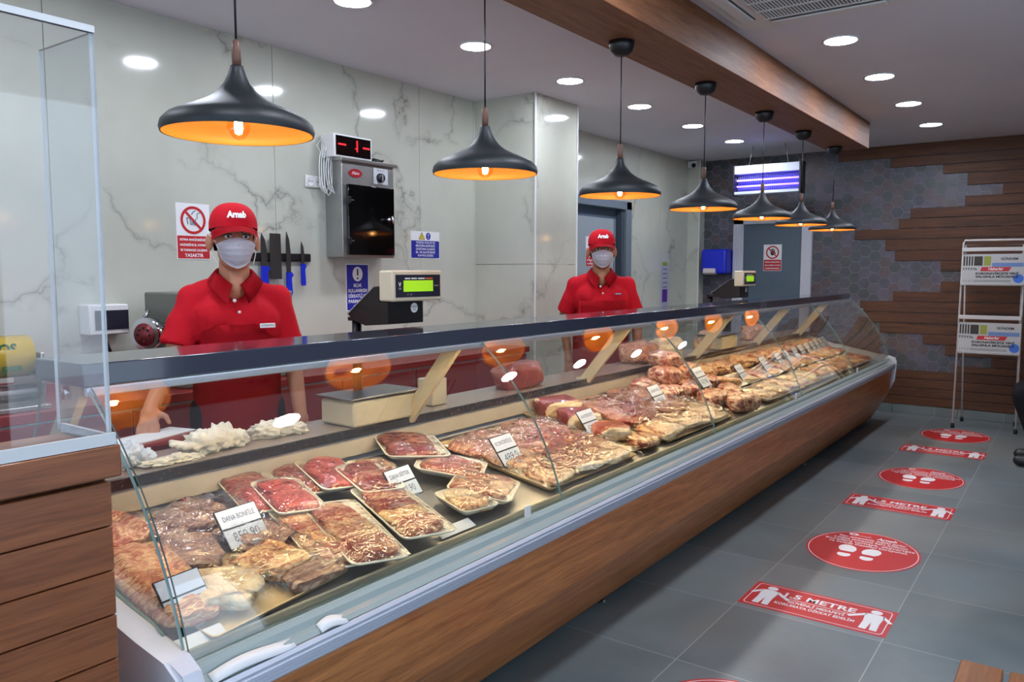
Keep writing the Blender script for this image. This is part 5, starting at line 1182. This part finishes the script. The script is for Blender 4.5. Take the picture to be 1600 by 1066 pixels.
def butcher(bx, by, rz, H, arms, label, skin, wide=1.0, headturn=0.0, badge='plate'):
    k = H / 1.70
    def V(a, b_, c): return Vector((a, b_, c)) * k
    b = B()
    # torso, neck
    b.cap(V(0, 0.01, 0.95), V(0, 0.015, 1.18), 0.125 * wide, 0.125 * wide); b.cap(V(-0.075 * wide, 0.015, 1.25), V(0.075 * wide, 0.015, 1.25), 0.095, 0.095)
    b.cap(V(-0.13 * wide, 0.02, 1.352), V(0.13 * wide, 0.02, 1.352), 0.045, 0.045); b.cap(V(0, 0.025, 1.34), V(0, -0.005, 1.50), 0.064, 0.058)
    b.ell(V(0, -0.040, 1.385), V(0.036, 0.036, 0.050), SKIN)
    # legs
    for s in (-1, 1):
        b.cap(V(s * 0.085, 0.01, 0.90), V(s * 0.095, 0.0, 0.49), 0.095, 0.062); b.cap(V(s * 0.095, 0.0, 0.49), V(s * 0.10, 0.03, 0.10), 0.058, 0.04); b.cap(V(s * 0.10, 0.03, 0.05), V(s * 0.105, -0.13, 0.04), 0.038, 0.03)
    # head
    HT = Matrix.Translation(V(0, -0.02, 1.563)) @ Matrix.Rotation(headturn, 4, 'Z') @ Matrix.Diagonal((1.07, 1.04, 1.02, 1))
    def Hp(a, b_, c): return HT @ (Vector((a, b_, c)) * k)
    hb = [((0, 0.015, 0.04), (0.078, 0.098, 0.098)), ((0, -0.015, -0.03), (0.066, 0.078, 0.085)), ((0, -0.035, -0.075), (0.045, 0.045, 0.035))]
    for c, r_ in hb: b.ell(Hp(*c), Vector(r_) * k, SKIN, Matrix.Rotation(headturn, 3, 'Z'), 24, 16)
    b.cap(Hp(0, -0.088, 0.025), Hp(0, -0.108, -0.012), 0.010, 0.014)
    for s in (-1, 1):
        b.ell(Hp(s * 0.085, 0.018, 0.003), Vector((0.014, 0.022, 0.036)) * k, SKIN, Matrix.Rotation(headturn - s * 0.4, 3, 'Z'), 14, 10)
        b.ell(Hp(s * 0.033, -0.072, 0.048), Vector((0.026, 0.012, 0.008)) * k, SKIN, Matrix.Rotation(headturn, 3, 'Z'), 12, 8)
    for (sh, el, wr, hd, side) in arms:
        b.cap(V(*sh), V(*el), 0.050, 0.040); b.cap(V(*el), V(*wr), 0.040, 0.027)
        hand(b, V(*wr), Vector(hd), side, 0.35, Vector((0, 0, 1)) if abs(hd[2]) < 0.8 else Vector((0, -1, 0)))
    body = mobj('person', remesh(b, 0.0052, 5, skin)); tag(body, label, 'person')
    # polo shirt
    b = B()
    b.cap(V(0, 0.01, 0.93), V(0, 0.015, 1.16), 0.145 * wide, 0.148 * wide); b.cap(V(-0.075 * wide, 0.012, 1.24), V(0.075 * wide, 0.012, 1.24), 0.115, 0.115)
    b.cap(V(-0.14 * wide, 0.02, 1.345), V(0, 0.02, 1.385), 0.056, 0.066); b.cap(V(0.14 * wide, 0.02, 1.345), V(0, 0.02, 1.385), 0.056, 0.066)
    for s in (-1, 1): b.cap(V(s * 0.07 * wide, 0.0, 1.26), V(s * 0.07 * wide, 0.02, 1.29), 0.108, 0.095)
    for (sh, el, wr, hd, side) in arms:
        s_, e_ = V(*sh), V(*el); en = s_ + (e_ - s_) * 0.74
        b.cap(s_, s_ + (e_ - s_) * 0.30, 0.058, 0.058); b.cap(s_, en, 0.056, 0.068, flat=True)
    me = remesh(b, 0.0065, 6, REDC)
    sh_o = mobj('polo_shirt', me, body)
    # wrinkle the cloth a little, and open the neck
    bm = bmesh.new(); bm.from_mesh(me)
    for v in bm.verts:
        n = noise.noise(Vector((v.co.x * 9, v.co.y * 9, v.co.z * 4))) * 0.010 + noise.noise(Vector((v.co.x * 14 + v.co.z * 12, v.co.y * 14, v.co.z * 9 - v.co.x * 12))) * 0.006
        v.co += v.normal * n
    kill = [v for v in bm.verts if (Vector((v.co.x, v.co.y - 0.005 * k, 0)).length < 0.055 * k and v.co.z > 1.375 * k) or (v.co.y < -0.01 * k and abs(v.co.x) < max(0, (v.co.z - 1.355 * k)) * 0.6 and v.co.z > 1.355 * k)]
    bmesh.ops.delete(bm, geom=kill, context='VERTS'); bm.to_mesh(me); bm.free()
    # collar: a stand round the neck and a flap that folds out and ends in a point
    b = B()
    for s in (-1, 1):
        rows = []
        for i in range(15):
            t = i / 14; a = PI / 2 - s * t * PI * 0.93
            st = 0.066 - 0.004 * t
            zt = 1.468 - 0.072 * t ** 2.2
            w = 0.030 + 0.018 * t + (0.014 * max(0, (t - 0.75) / 0.25))
            dr = 0.026 + 0.022 * t + (0.024 * max(0, (t - 0.75) / 0.25))
            cx, cy_ = st * math.cos(a), 0.010 + (st + 0.004 - 0.0) * math.sin(a) - 0.016 * t
            mx, my = (st + 0.010) * math.cos(a), 0.010 + (st + 0.014) * math.sin(a) - 0.018 * t
            ox, oy = (st + w) * math.cos(a) + s * 0.012 * t * t, 0.010 + (st + w * 0.9) * math.sin(a) - 0.018 * t
            rows.append([b.bm.verts.new(V(cx, cy_, zt - 0.03)), b.bm.verts.new(V(cx, cy_, zt)), b.bm.verts.new(V(mx, my, zt + 0.001)), b.bm.verts.new(V(ox, oy, zt - dr))])
        for i in range(14):
            for j in range(3): b.face([rows[i][j], rows[i + 1][j], rows[i + 1][j + 1], rows[i][j + 1]], REDC, True)
    bmesh.ops.solidify(b.bm, geom=b.bm.faces[:], thickness=0.003); b.obj('collar', sh_o)
    b = B(); b.ell(V(-0.012, -0.108, 1.335), V(0.007, 0.004, 0.007), WHITEP); b.ell(V(0.004, -0.118, 1.29), V(0.006, 0.004, 0.006), WHITEP); b.obj('button', sh_o)
    # apron: bib and skirt following the belly
    b = B(); g = []
    for j in range(17):
        z = 1.24 - j * 0.043; hw = (0.95 if z > 1.13 else 0.95 + min(1, (1.13 - z) / 0.07) * 0.75)
        row = []
        for i in range(15):
            a = (i / 14 * 2 - 1) * hw; ry = 0.156 * wide + (0.004 if z < 1.15 else -0.012 - (z - 1.15) * 0.1); rx = 0.172 * wide
            if z < 0.80: ry += (0.80 - z) * 0.04
            row.append(b.bm.verts.new(V(rx * math.sin(a), 0.012 - ry * math.cos(a), z)))
        g.append(row)
    for j in range(16):
        for i in range(14): b.face([g[j][i], g[j][i + 1], g[j + 1][i + 1], g[j + 1][i]], APRON, True)
    bmesh.ops.solidify(b.bm, geom=[f for f in b.bm.faces if len(f.verts) == 4 and f.calc_area() > 2e-4], thickness=0.002)
    b.obj('apron', body)
    # trousers and shoes
    b = B()
    b.cap(V(0, 0.01, 0.95), V(0, 0.01, 0.88), 0.14, 0.14)
    for s in (-1, 1): b.cap(V(s * 0.085, 0.01, 0.88), V(s * 0.095, 0.0, 0.49), 0.105, 0.075); b.cap(V(s * 0.095, 0.0, 0.49), V(s * 0.10, 0.03, 0.10), 0.075, 0.065)
    mobj('trousers', remesh(b, 0.012, 4, DARKC), body)
    for s in (-1, 1):
        b = B(); b.cap(V(s * 0.10, 0.04, 0.052), V(s * 0.105, -0.14, 0.045), 0.048, 0.040); me2 = remesh(b, 0.01, 3, BLACK); mobj('shoe', me2, body)
    # cap
    b = B(); n = 28; rows = []
    for j in range(11):
        t = j / 10; ph = t * PI / 2
        row = []
        for i in range(n):
            a = 2 * PI * i / n; rr = math.sin(ph) ** 0.75
            row.append(b.bm.verts.new(Hp(0.087 * rr * math.cos(a), 0.010 + 0.104 * rr * math.sin(a) , 0.065 + 0.092 * math.cos(ph) - ((0.004 + 0.022 * (0.5 + 0.5 * math.sin(a))) if j == 10 else 0))))
        rows.append(row)
    for j in range(10):
        for i in range(n): b.face([rows[j][i], rows[j][(i + 1) % n], rows[j + 1][(i + 1) % n], rows[j + 1][i]], REDC, True)
    bmesh.ops.remove_doubles(b.bm, verts=b.bm.verts[:], dist=1e-4)
    cp_ = b.obj('cap', body); cp_['label'] = 'red baseball cap with white lettering'
    b = B(); top = []; 
    for i in range(15):
        a = (i / 14 * 2 - 1) * 1.22
        col = []
        for j in range(5):
            t = j / 4
            px = 0.087 * math.sin(a) * (1 + 0.02 * t); py = 0.010 - 0.104 * math.cos(a) - t * 0.070 * max(0, math.cos(a * 1.22)) ** 0.8
            pz = 0.062 - t * 0.024 - 0.018 * (abs(a) / 1.22) ** 2 - 0.016 * t * (abs(a) / 1.22) ** 2
            col.append(b.bm.verts.new(Hp(px, py, pz)))
        top.append(col)
    for i in range(14):
        for j in range(4): b.face([top[i][j], top[i + 1][j], top[i + 1][j + 1], top[i][j + 1]], REDC, True)
    bmesh.ops.solidify(b.bm, geom=b.bm.faces[:], thickness=0.003); b.obj('brim', cp_)
    b = B(); Ml = HT @ Matrix.Translation(Vector((0, -0.094, 0.105)) * k) @ Matrix.Rotation(math.radians(68), 4, 'X')
    b.text('Arnab', 0.036 * k, 0, 0, 0, WHITE, Ml, bold=0.0022, shear=0.1, width=0.068 * k)
    # wrap the lettering round the crown
    for v in b.bm.verts:
        q = HT.inverted() @ v.co / 1.0; q = q / k
        zz = (q.z - 0.065) / 0.092; zz = max(-0.05, min(0.98, zz)); ph = math.acos(zz) if zz > 0 else PI / 2; rr = math.sin(ph) ** 0.75
        yy = 0.010 - 0.106 * rr * math.sqrt(max(0, 1 - (q.x / (0.090 * rr)) ** 2)) - 0.0025
        v.co = Hp(q.x, yy, q.z)
    b.obj('lettering', cp_)
    # hair at the sides and back
    b = B(); rows = []
    for j in range(6):
        z = 0.075 - j * 0.021; row = []
        for i in range(21):
            a = -PI * 0.12 + (PI * 1.24) * i / 20
            sc_ = 1.0 - 0.05 * j * 0.6
            row.append(b.bm.verts.new(Hp(0.082 * sc_ * math.cos(a), 0.016 + 0.101 * sc_ * math.sin(a), z)))
        rows.append(row)
    for j in range(5):
        for i in range(20):
            if j > 2 and (i < 3 or i > 16): continue
            b.face([rows[j][i], rows[j][i + 1], rows[j + 1][i + 1], rows[j + 1][i]], HAIR, True)
    bmesh.ops.solidify(b.bm, geom=b.bm.faces[:], thickness=0.006); b.obj('hair', body)
    # eyes and brows
    for s in (-1, 1):
        b = B(); b.ell(Hp(s * 0.031, -0.080, 0.022), Vector((0.0135, 0.008, 0.0075)) * k, EYEW, Matrix.Rotation(headturn, 3, 'Z')); b.ell(Hp(s * 0.031, -0.0865, 0.022), Vector((0.006, 0.003, 0.006)) * k, HAIR)
        b.tube([Hp(s * 0.018, -0.089, 0.030), Hp(s * 0.031, -0.0905, 0.0315), Hp(s * 0.046, -0.083, 0.027)], 0.0022 * k, HAIR, 6); b.obj('eye', body)
        b = B(); b.tube([Hp(s * 0.013, -0.0925, 0.040), Hp(s * 0.032, -0.092, 0.046), Hp(s * 0.052, -0.078, 0.041)], [0.0035 * k, 0.005 * k, 0.0025 * k], HAIR, 8); b.obj('eyebrow', body)
    # mask with pleats and ear loops
    b = B(); g = []
    NI, NJ = 19, 16
    for j in range(NJ):
        t = j / (NJ - 1); row = []
        for i in range(NI):
            u = i / (NI - 1) * 2 - 1
            ang = u * 1.12
            zt_ = 0.018 - 0.026 * abs(u) ** 1.3; zb_ = -0.100 + 0.040 * abs(u) ** 1.6
            z = zt_ + (zb_ - zt_) * t
            bulge = 0.030 * (1 - u * u) * math.sin(PI * min(1, 0.15 + t * 0.9)) ** 0.8
            rx = 0.080 - 0.020 * t; ry = 0.088 - 0.016 * t
            y = -ry * math.cos(ang) - bulge - 0.010 + 0.003 * math.sin(t * 30) * (1 - u ** 4)
            row.append(b.bm.verts.new(Hp(rx * math.sin(ang) * 0.98, y, z)))
        g.append(row)
    for j in range(NJ - 1):
        for i in range(NI - 1): b.face([g[j][i], g[j][i + 1], g[j + 1][i + 1], g[j + 1][i]], MASK, True)
    bmesh.ops.solidify(b.bm, geom=b.bm.faces[:], thickness=0.002); mk = b.obj('face_mask', body); mk['label'] = 'white pleated face mask'
    b = B()
    for s in (-1, 1):
        b.tube([Hp(s * 0.070, -0.046, 0.000), Hp(s * 0.080, -0.018, 0.024), Hp(s * 0.090, 0.022, 0.035), Hp(s * 0.089, 0.040, 0.0), Hp(s * 0.078, 0.010, -0.045), Hp(s * 0.062, -0.034, -0.085)], 0.0015, WHITE, 6)
    b.obj('ear_loop', mk)
    # name plate
    if badge == 'plate':
        b = B(); Mp = Matrix.Translation(V(0.108, -0.128, 1.235)) @ Matrix.Rotation(math.radians(14), 4, 'Z') @ Matrix.Rotation(math.radians(82), 4, 'X')
        b.box(-0.031, -0.009, -0.001, 0.031, 0.009, 0.003, WHITE, 0.001, 1, Mp); b.text('GÖRKEM K', 0.011, 0, 0, 0.0045, BLKP, Mp); b.obj('name_badge', body)
    else:
        b = B(); Mp = Matrix.Translation(V(0.105, -0.118, 1.285)) @ Matrix.Rotation(math.radians(14), 4, 'Z') @ Matrix.Rotation(math.radians(76), 4, 'X')
        b.box(-0.026, -0.006, -0.001, 0.026, 0.006, 0.003, mat('badge_dark', (90, 60, 90), 0.4), 0.001, 1, Mp); b.text('MEHMET', 0.010, 0, 0, 0.0045, WHITE, Mp); b.obj('name_badge', body)
    body.location = (bx, by, 0); body.rotation_euler = (0, 0, rz)
    return body
A1 = [((-0.160, 0.02, 1.340), (-0.245, -0.03, 1.09), (-0.325, -0.25, 0.955), (-0.10, -0.75, -0.60), 1), ((0.160, 0.02, 1.340), (0.225, 0.03, 1.085), (0.225, -0.14, 0.88), (-0.1, -0.6, -0.8), -1)]
butcher(1.955, 2.80, math.radians(-30), 1.70, A1, 'butcher in red cap and white mask nearest the camera, reaching down behind the case', SKIN, 1.0, 0.05)
A2 = [((-0.175, 0.02, 1.345), (-0.255, 0.08, 1.09), (-0.22, 0.02, 0.86), (0.1, -0.3, -1.0), 1), ((0.175, 0.02, 1.345), (0.255, 0.06, 1.09), (0.245, -0.10, 0.87), (-0.1, -0.5, -0.9), -1)]
butcher(4.83, 2.73, math.radians(-56), 1.715, A2, 'butcher in red cap and white mask standing farther away by the marble pillar', SKIN2, 1.12, 0.02, 'dark')
# seated customer at the right edge
b = B()
b.cap((0, 0.02, 0.50), (0, 0.06, 1.0), 0.15, 0.16); b.cap((-0.16, 0.06, 1.02), (0.16, 0.06, 1.02), 0.07, 0.07); b.cap((0, 0.05, 1.0), (0, 0.02, 1.15), 0.06, 0.055)
b.ell((0, 0.0, 1.25), (0.078, 0.098, 0.12), SKIN); b.ell((0, -0.1, 1.23), (0.014, 0.02, 0.024), SKIN)
for s in (-1, 1):
    b.ell((s * 0.08, 0.01, 1.25), (0.012, 0.02, 0.032), SKIN)
    b.cap((s * 0.10, 0.0, 0.53), (s * 0.13, -0.46, 0.53), 0.09, 0.062); b.cap((s * 0.13, -0.46, 0.52), (s * 0.13, -0.32, 0.09), 0.058, 0.04); b.cap((s * 0.13, -0.30, 0.05), (s * 0.13, -0.44, 0.04), 0.036, 0.03)
    b.cap((s * 0.20, 0.06, 1.0), (s * 0.24, -0.02, 0.74), 0.05, 0.042); b.cap((s * 0.24, -0.02, 0.74), (s * 0.15, -0.22, 0.66), 0.04, 0.028)
    hand(b, (s * 0.15, -0.22, 0.66), Vector((-s * 0.1, -0.9, -0.15)), s, 0.4)
cust = mobj('person', remesh(b, 0.007, 4, SKIN2)); tag(cust, 'seated customer in black clothes at the right edge, only knee and shoe in view', 'person')
b = B(); b.cap((0, 0.02, 0.56), (0, 0.06, 1.0), 0.17, 0.18); b.cap((-0.17, 0.06, 1.03), (0.17, 0.06, 1.03), 0.08, 0.08)
for s in (-1, 1): b.cap((s * 0.20, 0.06, 1.0), (s * 0.24, -0.02, 0.74), 0.065, 0.056); b.cap((s * 0.24, -0.02, 0.74), (s * 0.155, -0.21, 0.665), 0.055, 0.038)
mobj('jacket', remesh(b, 0.01, 4, DARKC), cust)
b = B(); b.cap((-0.05, 0.02, 0.55), (0.05, 0.02, 0.55), 0.15, 0.15)
for s in (-1, 1): b.cap((s * 0.10, 0.0, 0.535), (s * 0.13, -0.46, 0.535), 0.10, 0.080); b.cap((s * 0.13, -0.46, 0.52), (s * 0.13, -0.32, 0.10), 0.078, 0.066)
mobj('trousers', remesh(b, 0.01, 4, DARKC), cust)
for s in (-1, 1): b = B(); b.cap((s * 0.13, -0.29, 0.055), (s * 0.13, -0.47, 0.045), 0.050, 0.040); mobj('shoe', remesh(b, 0.008, 3, BLACK), cust)
b = B(); b.ell((0, 0.02, 1.29), (0.085, 0.10, 0.10), HAIR); b.obj('hair', cust)
cust.location = (7.08, -0.118, 0.0); cust.rotation_euler = (0, 0, PI + 0.05)
r = empty('stool', (7.08, -0.138, 0), 0, 'dark stool under the seated customer, out of the picture', 'stool')
b = B(); b.lathe([(0.0005, 0.355), (0.17, 0.355), (0.18, 0.37), (0.17, 0.388), (0.0005, 0.388)], (0, 0, 0), BLACK, 24); b.obj('seat', r)
for a in range(4): b = B(); b.tube([(0.11 * math.cos(a * PI / 2 + 0.78), 0.11 * math.sin(a * PI / 2 + 0.78), 0.355), (0.16 * math.cos(a * PI / 2 + 0.78), 0.16 * math.sin(a * PI / 2 + 0.78), 0.001)], 0.012, STEEL); b.obj('leg', r)
bpy.context.view_layer.update()
